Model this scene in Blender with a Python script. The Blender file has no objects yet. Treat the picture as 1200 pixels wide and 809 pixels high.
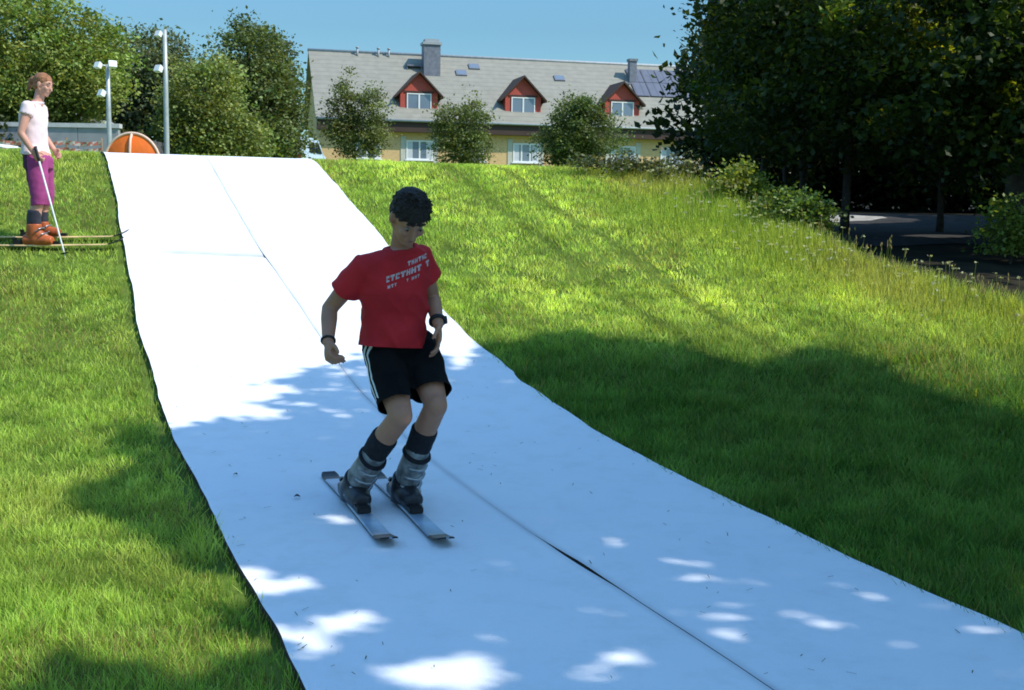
import bpy, bmesh, math, random
import numpy as np
from mathutils import Vector, Matrix, noise
from mathutils.bvhtree import BVHTree

R = math.radians
random.seed(7)
scene = bpy.context.scene
C = scene.collection

# ------------------------------------------------------------------ tagging
def tag(o, label=None, cat=None, group=None, kind=None):
    if label: o['label'] = label
    if cat: o['category'] = cat
    if group: o['group'] = group
    if kind: o['kind'] = kind
    return o

def empty(name, loc=(0, 0, 0), rz=0.0):
    o = bpy.data.objects.new(name, None)
    o.location = loc
    o.rotation_euler = (0, 0, rz)
    o.empty_display_size = 0.2
    C.objects.link(o)
    return o

def link_mesh(name, me, mats, parent=None, smooth=False):
    o = bpy.data.objects.new(name, me)
    C.objects.link(o)
    for m in (mats if isinstance(mats, (list, tuple)) else [mats]):
        me.materials.append(m)
    if parent is not None:
        o.parent = parent
    if smooth:
        me.polygons.foreach_set('use_smooth', [True] * len(me.polygons))
    return o

# ------------------------------------------------------------------ materials
def new_mat(name):
    m = bpy.data.materials.new(name)
    m.use_nodes = True
    nt = m.node_tree
    return m, nt, nt.nodes['Principled BSDF'], nt.nodes['Material Output']

def mat(name, col, rough=0.7, var=0.18, scale=8.0, bump=0.0, bscale=40.0, metal=0.0, spec=0.35, detail=6, obj_coords=True, sub=0.0):
    """noise-varied principled surface"""
    m, nt, b, out = new_mat(name)
    tc = nt.nodes.new('ShaderNodeTexCoord')
    n = nt.nodes.new('ShaderNodeTexNoise')
    n.inputs['Scale'].default_value = scale
    n.inputs['Detail'].default_value = detail
    nt.links.new(tc.outputs['Object'], n.inputs['Vector'])
    cr = nt.nodes.new('ShaderNodeValToRGB')
    cr.color_ramp.elements[0].position = 0.3
    cr.color_ramp.elements[1].position = 0.7
    lo = [max(0, c * (1 - var)) for c in col[:3]] + [1]
    hi = [min(1, c * (1 + var)) for c in col[:3]] + [1]
    cr.color_ramp.elements[0].color = lo
    cr.color_ramp.elements[1].color = hi
    nt.links.new(n.outputs['Fac'], cr.inputs['Fac'])
    nt.links.new(cr.outputs['Color'], b.inputs['Base Color'])
    b.inputs['Roughness'].default_value = rough
    b.inputs['Metallic'].default_value = metal
    b.inputs['Specular IOR Level'].default_value = spec
    if sub:
        b.inputs['Subsurface Weight'].default_value = sub
        b.inputs['Subsurface Radius'].default_value = (0.02, 0.008, 0.004)
    if bump:
        n2 = nt.nodes.new('ShaderNodeTexNoise')
        n2.inputs['Scale'].default_value = bscale
        n2.inputs['Detail'].default_value = 4
        nt.links.new(tc.outputs['Object'], n2.inputs['Vector'])
        bp = nt.nodes.new('ShaderNodeBump')
        bp.inputs['Strength'].default_value = bump
        bp.inputs['Distance'].default_value = 0.02
        nt.links.new(n2.outputs['Fac'], bp.inputs['Height'])
        nt.links.new(bp.outputs['Normal'], b.inputs['Normal'])
    return m

def leaf_mat(name, tint, trans=0.35, rough=0.5, spec=0.3, tboost=1.6):
    """colour per leaf from the 'Col' attribute, with light passing through"""
    m, nt, b, out = new_mat(name)
    at = nt.nodes.new('ShaderNodeAttribute')
    at.attribute_name = 'Col'
    mx = nt.nodes.new('ShaderNodeMix')
    mx.data_type = 'RGBA'
    mx.blend_type = 'MULTIPLY'
    mx.inputs['Factor'].default_value = 1.0
    nt.links.new(at.outputs['Color'], mx.inputs[6])
    mx.inputs[7].default_value = (*tint, 1)
    nt.links.new(mx.outputs[2], b.inputs['Base Color'])
    b.inputs['Roughness'].default_value = rough
    b.inputs['Specular IOR Level'].default_value = spec
    tr = nt.nodes.new('ShaderNodeBsdfTranslucent')
    m2 = nt.nodes.new('ShaderNodeMix')
    m2.data_type = 'RGBA'
    m2.blend_type = 'MULTIPLY'
    m2.inputs['Factor'].default_value = 1.0
    nt.links.new(mx.outputs[2], m2.inputs[6])
    m2.inputs[7].default_value = (tboost * 1.1, tboost, tboost * 0.35, 1)
    nt.links.new(m2.outputs[2], tr.inputs['Color'])
    ms = nt.nodes.new('ShaderNodeMixShader')
    ms.inputs['Fac'].default_value = trans
    nt.links.new(b.outputs['BSDF'], ms.inputs[1])
    nt.links.new(tr.outputs['BSDF'], ms.inputs[2])
    nt.links.new(ms.outputs['Shader'], out.inputs['Surface'])
    return m

def glass_mat(name, col, rough=0.08):
    m, nt, b, out = new_mat(name)
    b.inputs['Base Color'].default_value = (*col, 1)
    b.inputs['Roughness'].default_value = rough
    b.inputs['Specular IOR Level'].default_value = 0.9
    return m

# ------------------------------------------------------------------ terrain
KY = [-60, -10, 3.5, 4.54, 5.4, 6.18, 7.11, 8.3, 9.26, 10.84, 12.19, 13.81, 15.15, 16, 18, 22, 30, 40, 60, 75, 120, 400]
KZ = [-.1, 0, .0, .015, .03, .05, .105, .23, .40, .756, 1.184, 1.628, 2.02, 2.03, 2.02, 2.0, 2.0, 2.1, 2.9, 3.35, 4.0, 7.0]
TY = [-60, 7, 8, 9, 10, 11, 12.5, 14, 16, 20, 23, 35, 60, 75, 120, 400]
TZ = [-.1, .1, .2, .36, .56, .79, .93, 1.03, 1.18, 1.25, 1.43, 1.6, 2.9, 3.35, 4.0, 7.0]
EY = [-60, 7, 8.5, 10.13, 11.13, 12.0, 13.0, 14.32, 14.9, 16.0, 18.0, 24.0, 400]
EX = [40, 8.5, 5.9, 4.4, 3.6, 2.85, 2.5, 2.05, 1.7, 1.4, 1.2, 1.0, 1.0]
_yy = np.arange(-60, 400, 0.05)
def _smooth(ky, kz, s=0.28):
    v = np.interp(_yy, ky, kz)
    k = np.exp(-0.5 * (np.arange(-40, 41) * 0.05 / s) ** 2)
    k /= k.sum()
    return np.convolve(np.pad(v, 40, mode='edge'), k, mode='valid')
_G = _smooth(KY, KZ)
_T = _smooth(TY, TZ)
_E = _smooth(EY, EX, 0.5)
def sstep(a, b, x):
    t = np.clip((np.asarray(x, float) - a) / (b - a), 0, 1)
    return t * t * (3 - 2 * t)
def xe(y):
    return np.interp(y, _yy, _E)
def gz(x, y):
    x = np.asarray(x, float); y = np.asarray(y, float)
    g = np.interp(y, _yy, _G)
    g = g - 0.016 * np.clip(x + 3, -6, 6) * sstep(11.5, 15, y) * (1 - sstep(25, 60, y))
    t = np.minimum(np.interp(y, _yy, _T), g)
    e = xe(y)
    w = sstep(0, 1.8, x - e) * (1 - sstep(45, 70, y))
    return g * (1 - w) + t * w
def gzf(x, y):
    return float(gz(x, y))

# sun: towards the sun
AZ = math.atan2(0.95, -0.31)
EL = R(48)
SUN = np.array([math.cos(EL) * math.sin(AZ), math.cos(EL) * math.cos(AZ), math.sin(EL)])
def shadow_xy(P):
    x = P[:, 0].copy(); y = P[:, 1].copy()
    for _ in range(5):
        h = P[:, 2] - gz(x, y)
        x = P[:, 0] - h * SUN[0] / SUN[2]
        y = P[:, 1] - h * SUN[1] / SUN[2]
    return x, y

def in_poly(x, y, poly):
    ins = np.zeros(len(x), bool)
    n = len(poly)
    j = n - 1
    for i in range(n):
        xi, yi = poly[i]; xj, yj = poly[j]
        c = ((yi > y) != (yj > y)) & (x < (xj - xi) * (y - yi) / (yj - yi + 1e-12) + xi)
        ins ^= c
        j = i
    return ins

# where the crowns over the lower slope throw their shade (ground metres), and the gaps in it
SHADE = [(-2.235, 5.861), (-2.044, 6.127), (-2.548, 7.192), (-2.414, 7.425), (-2.095, 7.067), (-2.05, 7.184), (-1.88, 7.229),
         (-1.906, 7.818), (-1.835, 8.085), (-1.644, 8.456), (-1.369, 8.645), (-1.254, 8.942), (-0.824, 8.815), (-0.522, 9.088),
         (-0.353, 8.946), (-0.271, 9.416), (-0.122, 9.364), (0, 9.349), (0.171, 9.601), (0.415, 9.676), (0.686, 9.564),
         (0.958, 9.536), (1.347, 9.372), (1.783, 8.825), (2.192, 9.23), (2.491, 9.364), (2.722, 8.997), (2.857, 8.6),
         (2.973, 8.217), (3.355, 7.709), (3.77, 6.455), (5.2, 5.5), (6, 2), (-0.7, 1.8), (-1.5, 3.0), (-1.536, 3.731), (-1.356, 3.773),
         (-1.0, 3.6), (-.84, 3.84), (-.93, 3.96), (-1.13, 4.06), (-1.17, 4.25), (-1.0, 4.25), (-.9, 4.42), (-1.02, 4.58), (-1.25, 4.63),
         (-1.401, 4.814), (-1.595, 4.98), (-1.691, 5.165), (-2.075, 5.487)]
GAPS = [[(-1.005, 4.462), (-0.907, 4.549), (-0.763, 4.514), (-0.75, 4.36), (-0.883, 4.316), (-0.974, 4.367)],
        [(-0.816, 3.984), (-0.749, 4.051), (-0.591, 4.101), (-0.447, 4.174), (-0.442, 4.073), (-0.561, 3.996), (-0.64, 3.937), (-0.612, 3.712), (-0.682, 3.688), (-0.752, 3.834)],
        [(-0.438, 3.637), (-0.371, 3.722), (-0.258, 3.698), (-0.137, 3.751), (-0.038, 3.652), (-0.004, 3.544), (-0.404, 3.528)],
        [(0.639, 4.111), (0.73, 4.107), (0.779, 4.012), (0.706, 3.963), (0.647, 4.022)],
        [(0.274, 3.854), (0.455, 3.81), (0.433, 3.69), (0.334, 3.714), (0.248, 3.656), (0.15, 3.587), (0.125, 3.625), (0.238, 3.731)],
        [(-0.491, 9.112), (-0.335, 8.989), (-0.348, 8.841), (-0.43, 8.574), (-0.494, 8.833)],
        [(0.99, 4.255), (1.076, 4.223), (1.158, 4.085), (1.1, 4.01), (1.014, 4.087)],
        [(1.284, 4.472), (1.356, 4.437), (1.328, 4.362), (1.277, 4.385)],
        [(1.384, 4.364), (1.548, 4.281), (1.503, 4.192), (1.398, 4.255)],
        [(1.269, 4.032), (1.342, 3.996), (1.316, 3.895), (1.247, 3.907)],
        [(1.537, 4.028), (1.603, 3.968), (1.565, 3.905), (1.514, 3.949)],
        [(0.56, 4.788), (0.646, 4.77), (0.625, 4.662), (0.559, 4.68)],
        [(0.726, 4.646), (0.797, 4.618), (0.769, 4.527), (0.711, 4.543)],
        [(-2.028, 7.81), (-1.73, 8.002), (-1.588, 8.167), (-1.53, 8.013), (-1.713, 7.662), (-1.608, 7.431), (-1.854, 7.231), (-2.05, 7.184), (-2.069, 7.445)],
        [(-1.629, 7.528), (-1.501, 7.573), (-1.479, 7.324), (-1.568, 7.32)],
        [(-1.411, 7.68), (-1.308, 7.727), (-1.308, 7.565)],
        [(2.0, 4.75), (2.25, 4.6), (2.1, 4.4), (1.9, 4.45)]]
_fr = random.Random(5)
for (x0, x1, y0, y1, n_) in ((.35, 1.75, 3.6, 4.9, 34), (-.35, .3, 3.8, 4.7, 12), (-1.0, -.5, 4.6, 5.6, 12), (-.9, .9, 4.7, 6.6, 14), (-1.7, -.8, 6.6, 7.6, 10), (2.2, 3.4, 5.2, 8.0, 8)):
    for _ in range(n_):
        cx, cy = _fr.uniform(x0, x1), _fr.uniform(y0, y1); q_ = _fr.uniform(.012, .046)
        GAPS.append([(cx - q_ * 1.3, cy), (cx - q_ * .4, cy + q_), (cx + q_ * .9, cy + q_ * .7), (cx + q_ * 1.2, cy - q_ * .5), (cx, cy - q_)])
SPOTS = [[(5.0, 20.5), (5.5, 20.2), (6.1, 20.4), (6.9, 20.9), (7.2, 21.7), (6.7, 22.5), (6.0, 22.3), (5.4, 22.7), (5.1, 21.8)],
         [(5.15, 15.8), (5.5, 15.7), (5.95, 15.9), (6.1, 16.15), (5.6, 16.2), (5.3, 16.05)],
         [(4.25, 12.8), (4.5, 12.7), (4.75, 12.8), (4.6, 12.95), (4.35, 12.95)]]
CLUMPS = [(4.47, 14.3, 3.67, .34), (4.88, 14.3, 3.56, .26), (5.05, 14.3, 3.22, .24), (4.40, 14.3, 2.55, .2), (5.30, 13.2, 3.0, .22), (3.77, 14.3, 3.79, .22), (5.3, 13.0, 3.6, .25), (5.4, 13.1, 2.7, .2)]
def keep_light(P):
    """leaves stay unless they would stand in the way of light the slope gets"""
    x, y = shadow_xy(P)
    rng = np.random.default_rng(3)
    jx = x + rng.normal(0, .035, len(x)); jy = y + rng.normal(0, .05, len(x))
    mask = np.ones(len(x), bool)
    for dx, dy in ((0, 0), (.07, 0), (-.07, 0), (0, .09), (0, -.09)):
        mask &= in_poly(jx + dx, jy + dy, SHADE)
        for gi, g in enumerate(GAPS):
            k = 1.0 if gi < 3 else (.75 if gi in (3, 4, 5, 13) else .45)
            mask &= ~in_poly(jx + k * dx, jy + k * dy, g)
    lit = (x < xe(y) + 0.15) & (y > 2.4) & (y < 16.2) & (x < 5.6)
    spot = np.zeros(len(x), bool)
    for s in SPOTS:
        for dx, dy in ((0, 0), (.1, 0), (-.1, 0), (0, .08), (0, -.08)):
            spot |= in_poly(x + dx, y + dy, s)
    for (cx, cy, cz, cr) in CLUMPS:
        d = P - np.array([cx, cy, cz])
        t = d @ SUN
        off = np.linalg.norm(d - t[:, None] * SUN, axis=1)
        spot |= (t > cr * .8) & (off < cr)
    return (mask | ~lit) & ~spot

# ------------------------------------------------------------------ leaves
def leaf_mesh(name, pts, size, seed, cols, flat=0.35, aspect=0.62):
    """one diamond-shaped leaf per point; cols per leaf"""
    rng = np.random.default_rng(seed)
    n = len(pts)
    nrm = rng.normal(size=(n, 3))
    nrm[:, 2] = np.abs(nrm[:, 2]) + flat
    nrm /= np.linalg.norm(nrm, axis=1)[:, None]
    a = rng.normal(size=(n, 3))
    a -= nrm * (a * nrm).sum(1)[:, None]
    a /= np.linalg.norm(a, axis=1)[:, None]
    b = np.cross(nrm, a)
    s = (size * rng.uniform(.6, 1.35, n))[:, None]
    v = np.empty((n, 4, 3))
    v[:, 0] = pts - a * s * .5
    v[:, 1] = pts + b * s * .5 * aspect - nrm * s * .08
    v[:, 2] = pts + a * s * .5
    v[:, 3] = pts - b * s * .5 * aspect - nrm * s * .08
    return quads(name, v.reshape(-1, 3), np.repeat(cols, 4, axis=0))

def quads(name, v, cols=None):
    n = len(v) // 4
    me = bpy.data.meshes.new(name)
    me.vertices.add(len(v))
    me.vertices.foreach_set('co', np.ascontiguousarray(v, dtype=np.float32).ravel())
    me.loops.add(len(v))
    me.loops.foreach_set('vertex_index', np.arange(len(v), dtype=np.int32))
    me.polygons.add(n)
    me.polygons.foreach_set('loop_start', np.arange(0, 4 * n, 4, dtype=np.int32))
    if cols is not None:
        at = me.attributes.new('Col', 'FLOAT_COLOR', 'POINT')
        c4 = np.ones((len(v), 4), np.float32)
        c4[:, :3] = cols
        at.data.foreach_set('color', c4.ravel())
    me.update()
    me.validate()
    return me

def crown_points(blobs, clumps, per, spread, rng, shell=0.55, rough=.3):
    """clumps of leaves spread through ellipsoids; blobs = (cx,cy,cz,rx,ry,rz)"""
    vol = np.array([max(b[3] * b[4] * b[5], .05) for b in blobs]) ** .8
    vol /= vol.sum()
    which = rng.choice(len(blobs), clumps, p=vol)
    B = np.array(blobs)[which]
    d = rng.normal(size=(clumps, 3))
    d /= np.linalg.norm(d, axis=1)[:, None]
    r = np.where(rng.random(clumps) < shell, rng.uniform(.8, 1.04, clumps), rng.random(clumps) ** (1 / 3))
    sd = float(rng.uniform(0, 50))
    nz = np.array([noise.noise(Vector((q[0] * 1.9 + sd, q[1] * 1.9 + w_ * 7.1, q[2] * 1.9))) for q, w_ in zip(d, which)])
    n2_ = np.array([noise.noise(Vector((q[0] * 4.2 + sd, q[1] * 4.2 + w_ * 3.3, q[2] * 4.2 + 9))) for q, w_ in zip(d, which)])
    r = r * (1 + rough * 1.15 * nz + rough * .55 * n2_)
    cc = B[:, :3] + d * r[:, None] * B[:, 3:]
    k = np.repeat(np.arange(clumps), per)
    sp = spread * rng.uniform(.6, 1.3, clumps)
    off = rng.normal(size=(len(k), 3)) * sp[k][:, None]
    off[:, 2] *= .6
    return cc[k] + off, k

def leaf_cols(k, clumps, rng, base, yellow=.35, spread=.35):
    cb = rng.uniform(1 - spread, 1 + spread, clumps)
    cy = rng.random(clumps) * yellow
    lb = cb[k] * rng.uniform(.75, 1.25, len(k))
    c = np.array(base)[None, :] * lb[:, None]
    c[:, 0] *= 1 + cy[k]
    return c

def tube(bm, pts, rad, seg=8, cap=True):
    rings = []
    n = len(pts)
    for i, p in enumerate(pts):
        p = Vector(p)
        t = (Vector(pts[min(i + 1, n - 1)]) - Vector(pts[max(i - 1, 0)])).normalized()
        a = t.orthogonal().normalized() if i == 0 else (rings_a - t * rings_a.dot(t)).normalized()
        rings_a = a
        b = t.cross(a)
        rings.append([bm.verts.new(p + (a * math.cos(2 * math.pi * j / seg) + b * math.sin(2 * math.pi * j / seg)) * rad[i]) for j in range(seg)])
    for i in range(n - 1):
        for j in range(seg):
            bm.faces.new((rings[i][j], rings[i][(j + 1) % seg], rings[i + 1][(j + 1) % seg], rings[i + 1][j]))
    if cap:
        bm.faces.new(rings[0][::-1]); bm.faces.new(rings[-1])

def from_bm(name, bm, mats, parent=None, smooth=False):
    bmesh.ops.recalc_face_normals(bm, faces=bm.faces)
    me = bpy.data.meshes.new(name)
    bm.to_mesh(me); bm.free()
    return link_mesh(name, me, mats, parent, smooth)

def box(bm, x0, x1, y0, y1, z0, z1, M=None):
    vs = [bm.verts.new((M @ Vector((x, y, z))) if M else (x, y, z)) for x in (x0, x1) for y in (y0, y1) for z in (z0, z1)]
    for f in ((0, 1, 3, 2), (4, 6, 7, 5), (0, 4, 5, 1), (2, 3, 7, 6), (0, 2, 6, 4), (1, 5, 7, 3)):
        bm.faces.new([vs[i] for i in f])

BARK = mat('bark', (0.055, 0.045, 0.035), .9, .4, 12, .6, 30)

def tree(name, label, cat, base, blobs, clumps, per, spread, leaf, base_col, lm, seed, trunk_r=.12, group=None, filt=None,
         yellow=.35, shell=.55, cspread=.35, limbs=5, trunks=((0, 0),), rough=.3):
    rng = np.random.default_rng(seed)
    rnd = random.Random(seed)
    t = empty(name, base)
    tag(t, label, cat, group)
    B = [(b[0] - base[0], b[1] - base[1], b[2] - base[2], b[3], b[4], b[5]) for b in blobs]
    bm = bmesh.new()
    for (ox, oy) in trunks:
        top = B[0]
        H = top[2] + top[5] * (.45 if filt is None else -.2)
        pts, rad = [], []
        for i in range(8):
            f = i / 7
            pts.append((ox * (1 - f * .5) + (top[0]) * f * f + rnd.uniform(-1, 1) * trunk_r * .5 * (i > 0), oy * (1 - f * .5) + top[1] * f * f + rnd.uniform(-1, 1) * trunk_r * .5 * (i > 0), -0.15 + (H + .15) * f))
            rad.append(trunk_r * (1.35 if i == 0 else 1) * (1 - .75 * f) + .01)
        tube(bm, pts, rad)
        for _ in range(limbs):
            b = rnd.choice(B)
            f = rnd.uniform(.3, .85)
            if filt is not None and rnd.random() < .6: continue
            i = int(f * 7)
            p0 = Vector(pts[i])
            d = Vector((rnd.gauss(0, 1), rnd.gauss(0, 1), rnd.gauss(0.3, .6))).normalized()
            p2 = Vector(b[:3]) + Vector((d.x * b[3], d.y * b[4], d.z * b[5])) * .62
            p1 = p0.lerp(p2, .5) + Vector((rnd.uniform(-.1, .1), rnd.uniform(-.1, .1), rnd.uniform(0, .25))) * b[3]
            r0 = rad[i] * .6
            tube(bm, [p0, p0.lerp(p1, .5), p1, p1.lerp(p2, .55), p2], [r0, r0 * .8, r0 * .6, r0 * .4, r0 * .15], 6)
    from_bm('trunk', bm, BARK, t, True)
    P, k = crown_points(B, clumps, per, spread, rng, shell, rough)
    cols = leaf_cols(k, clumps, rng, base_col, yellow, cspread)
    W = P + np.array(base)[None, :]
    ok = W[:, 2] > gz(W[:, 0], W[:, 1]) + (.1 if name != 'bush' else .01)
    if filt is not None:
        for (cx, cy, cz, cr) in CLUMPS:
            cols[np.linalg.norm(W - np.array([cx, cy, cz]), axis=1) < cr * 1.25] *= np.array([3.2, 2.7, 2.0])  # sunlight on these leaf clusters painted into their colour
    if filt is not None:
        ok &= filt(W)
    P = P[ok]; cols = cols[ok]
    me = leaf_mesh('crown', P, leaf, seed + 1, cols)
    link_mesh('crown', me, lm, t)
    return t

# ------------------------------------------------------------------ ground
def ground_mesh():
    xs = np.unique(np.round(np.concatenate([np.linspace(-400, -40, 19), np.linspace(-40, -8, 33), np.arange(-8, 9.01, .2), np.linspace(9, 40, 40), np.linspace(40, 400, 19)]), 3))
    ys = np.unique(np.round(np.concatenate([np.linspace(-60, 0, 10), np.arange(0, 19.01, .2), np.linspace(19, 80, 70), np.linspace(80, 395, 30)]), 3))
    X, Y = np.meshgrid(xs, ys)
    Z = gz(X, Y)
    nx, ny = len(xs), len(ys)
    v = np.stack([X.ravel(), Y.ravel(), Z.ravel()], 1)
    i = np.arange((ny - 1) * nx).reshape(ny - 1, nx)[:, :-1].ravel()
    f = np.stack([i, i + 1, i + nx + 1, i + nx], 1)
    me = bpy.data.meshes.new('ground')
    me.from_pydata(v.tolist(), [], f.tolist())
    at = me.attributes.new('Col', 'FLOAT_COLOR', 'POINT')
    e = xe(Y).ravel()
    w = sstep(-.3, .8, X.ravel() - e) * (Y.ravel() < 48)
    soil = np.array([.030, .027, .018]); turf = np.array([.10, .15, .025])
    far = sstep(16, 22, Y.ravel())[:, None]
    turf = turf * (1 - far) + np.array([.14, .22, .035]) * far
    c4 = np.ones((len(v), 4), np.float32)
    c4[:, :3] = turf * (1 - w[:, None]) + soil * w[:, None]
    at.data.foreach_set('color', c4.ravel())
    m, nt, b, out = new_mat('ground')
    a = nt.nodes.new('ShaderNodeAttribute'); a.attribute_name = 'Col'
    n = nt.nodes.new('ShaderNodeTexNoise'); n.inputs['Scale'].default_value = 3.0; n.inputs['Detail'].default_value = 8
    tc = nt.nodes.new('ShaderNodeTexCoord')
    nt.links.new(tc.outputs['Object'], n.inputs['Vector'])
    cr = nt.nodes.new('ShaderNodeValToRGB')
    cr.color_ramp.elements[0].position = .3; cr.color_ramp.elements[0].color = (.55, .55, .55, 1)
    cr.color_ramp.elements[1].position = .7; cr.color_ramp.elements[1].color = (1.4, 1.4, 1.3, 1)
    nt.links.new(n.outputs['Fac'], cr.inputs['Fac'])
    mx = nt.nodes.new('ShaderNodeMix'); mx.data_type = 'RGBA'; mx.blend_type = 'MULTIPLY'; mx.inputs['Factor'].default_value = 1
    nt.links.new(a.outputs['Color'], mx.inputs[6]); nt.links.new(cr.outputs['Color'], mx.inputs[7])
    nt.links.new(mx.outputs[2], b.inputs['Base Color'])
    b.inputs['Roughness'].default_value = .95
    b.inputs['Specular IOR Level'].default_value = .1
    o = link_mesh('ground', me, m, None, True)
    tag(o, kind='structure')
ground_mesh()

# ------------------------------------------------------------------ carpet (two strips side by side)
SEAM = [(0.99, 3.1), (0.792, 3.593), (0.516, 4.235), (0.353, 4.599), (0.161, 5.011), (-0.38, 6.307), (-1.0, 7.95), (-1.696, 9.832), (-2.104, 10.854), (-2.528, 11.758), (-3.774, 14.902), (-4.2, 15.9)]
LEFT = [(-.46, 3.1), (-.63, 3.52), (-.81, 4.0), (-1.04, 4.54), (-1.37, 5.39), (-1.69, 6.18), (-2.07, 7.11), (-2.51, 8.30), (-2.90, 9.26), (-3.48, 10.84), (-3.99, 12.19), (-4.60, 13.81), (-5.15, 15.15), (-5.5, 16.0)]
RIGHT = [(2.14, 3.1), (1.97, 3.52), (1.79, 4.0), (1.56, 4.54), (1.23, 5.39), (.91, 6.18), (.53, 7.11), (.20, 8.0), (.125, 8.2), (.03, 8.3), (-.02, 8.55), (-.1, 8.8), (-.30, 9.26), (-.88, 10.84), (-1.39, 12.19), (-2.0, 13.81), (-2.5, 15.05), (-2.9, 16.0)]
def line(L, y):
    L = sorted(L, key=lambda p: p[1])
    return np.interp(y, [p[1] for p in L], [p[0] for p in L])
def sline(L, y, s=.22):
    return np.mean([line(L, y + d) for d in np.linspace(-s, s, 5)], axis=0)

m, nt, b, out = new_mat('white_fleece')
tc = nt.nodes.new('ShaderNodeTexCoord')
n = nt.nodes.new('ShaderNodeTexNoise'); n.inputs['Scale'].default_value = 1.6; n.inputs['Detail'].default_value = 7
nt.links.new(tc.outputs['Object'], n.inputs['Vector'])
cr = nt.nodes.new('ShaderNodeValToRGB')
cr.color_ramp.elements[0].position = .3; cr.color_ramp.elements[0].color = (.80, .84, .90, 1)
cr.color_ramp.elements[1].position = .65; cr.color_ramp.elements[1].color = (.84, .87, .92, 1)
nt.links.new(n.outputs['Fac'], cr.inputs['Fac'])
dn = nt.nodes.new('ShaderNodeTexNoise'); dn.inputs['Scale'].default_value = 5.5; dn.inputs['Detail'].default_value = 9; dn.inputs['Roughness'].default_value = .72
nt.links.new(tc.outputs['Object'], dn.inputs['Vector'])
dr = nt.nodes.new('ShaderNodeValToRGB')
dr.color_ramp.elements[0].position = .33; dr.color_ramp.elements[0].color = (.945, .94, .93, 1)
dr.color_ramp.elements[1].position = .5; dr.color_ramp.elements[1].color = (1, 1, 1, 1)
nt.links.new(dn.outputs['Fac'], dr.inputs['Fac'])
dm_ = nt.nodes.new('ShaderNodeMix'); dm_.data_type = 'RGBA'; dm_.blend_type = 'MULTIPLY'; dm_.inputs['Factor'].default_value = 1
nt.links.new(cr.outputs['Color'], dm_.inputs[6]); nt.links.new(dr.outputs['Color'], dm_.inputs[7])
seam_shade = nt.nodes.new('ShaderNodeAttribute'); seam_shade.attribute_name = 'Col'
de_ = nt.nodes.new('ShaderNodeMix'); de_.data_type = 'RGBA'; de_.blend_type = 'MULTIPLY'; de_.inputs['Factor'].default_value = 1
nt.links.new(dm_.outputs[2], de_.inputs[6]); nt.links.new(seam_shade.outputs['Color'], de_.inputs[7])
nt.links.new(de_.outputs[2], b.inputs['Base Color'])
b.inputs['Roughness'].default_value = .85
b.inputs['Specular IOR Level'].default_value = .15
n2 = nt.nodes.new('ShaderNodeTexNoise'); n2.inputs['Scale'].default_value = 260; n2.inputs['Detail'].default_value = 2
n3 = nt.nodes.new('ShaderNodeTexNoise'); n3.inputs['Scale'].default_value = 3.5; n3.inputs['Detail'].default_value = 3
for q in (n2, n3): nt.links.new(tc.outputs['Object'], q.inputs['Vector'])
bp = nt.nodes.new('ShaderNodeBump'); bp.inputs['Strength'].default_value = .5; bp.inputs['Distance'].default_value = .004
bq = nt.nodes.new('ShaderNodeBump'); bq.inputs['Strength'].default_value = .35; bq.inputs['Distance'].default_value = .03
nt.links.new(n2.outputs['Fac'], bp.inputs['Height']); nt.links.new(n3.outputs['Fac'], bq.inputs['Height'])
nt.links.new(bq.outputs['Normal'], bp.inputs['Normal']); nt.links.new(bp.outputs['Normal'], b.inputs['Normal'])
FLEECE = m
BACKING = mat('carpet_backing', (.06, .045, .03), .95, .3, 20)

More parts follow.
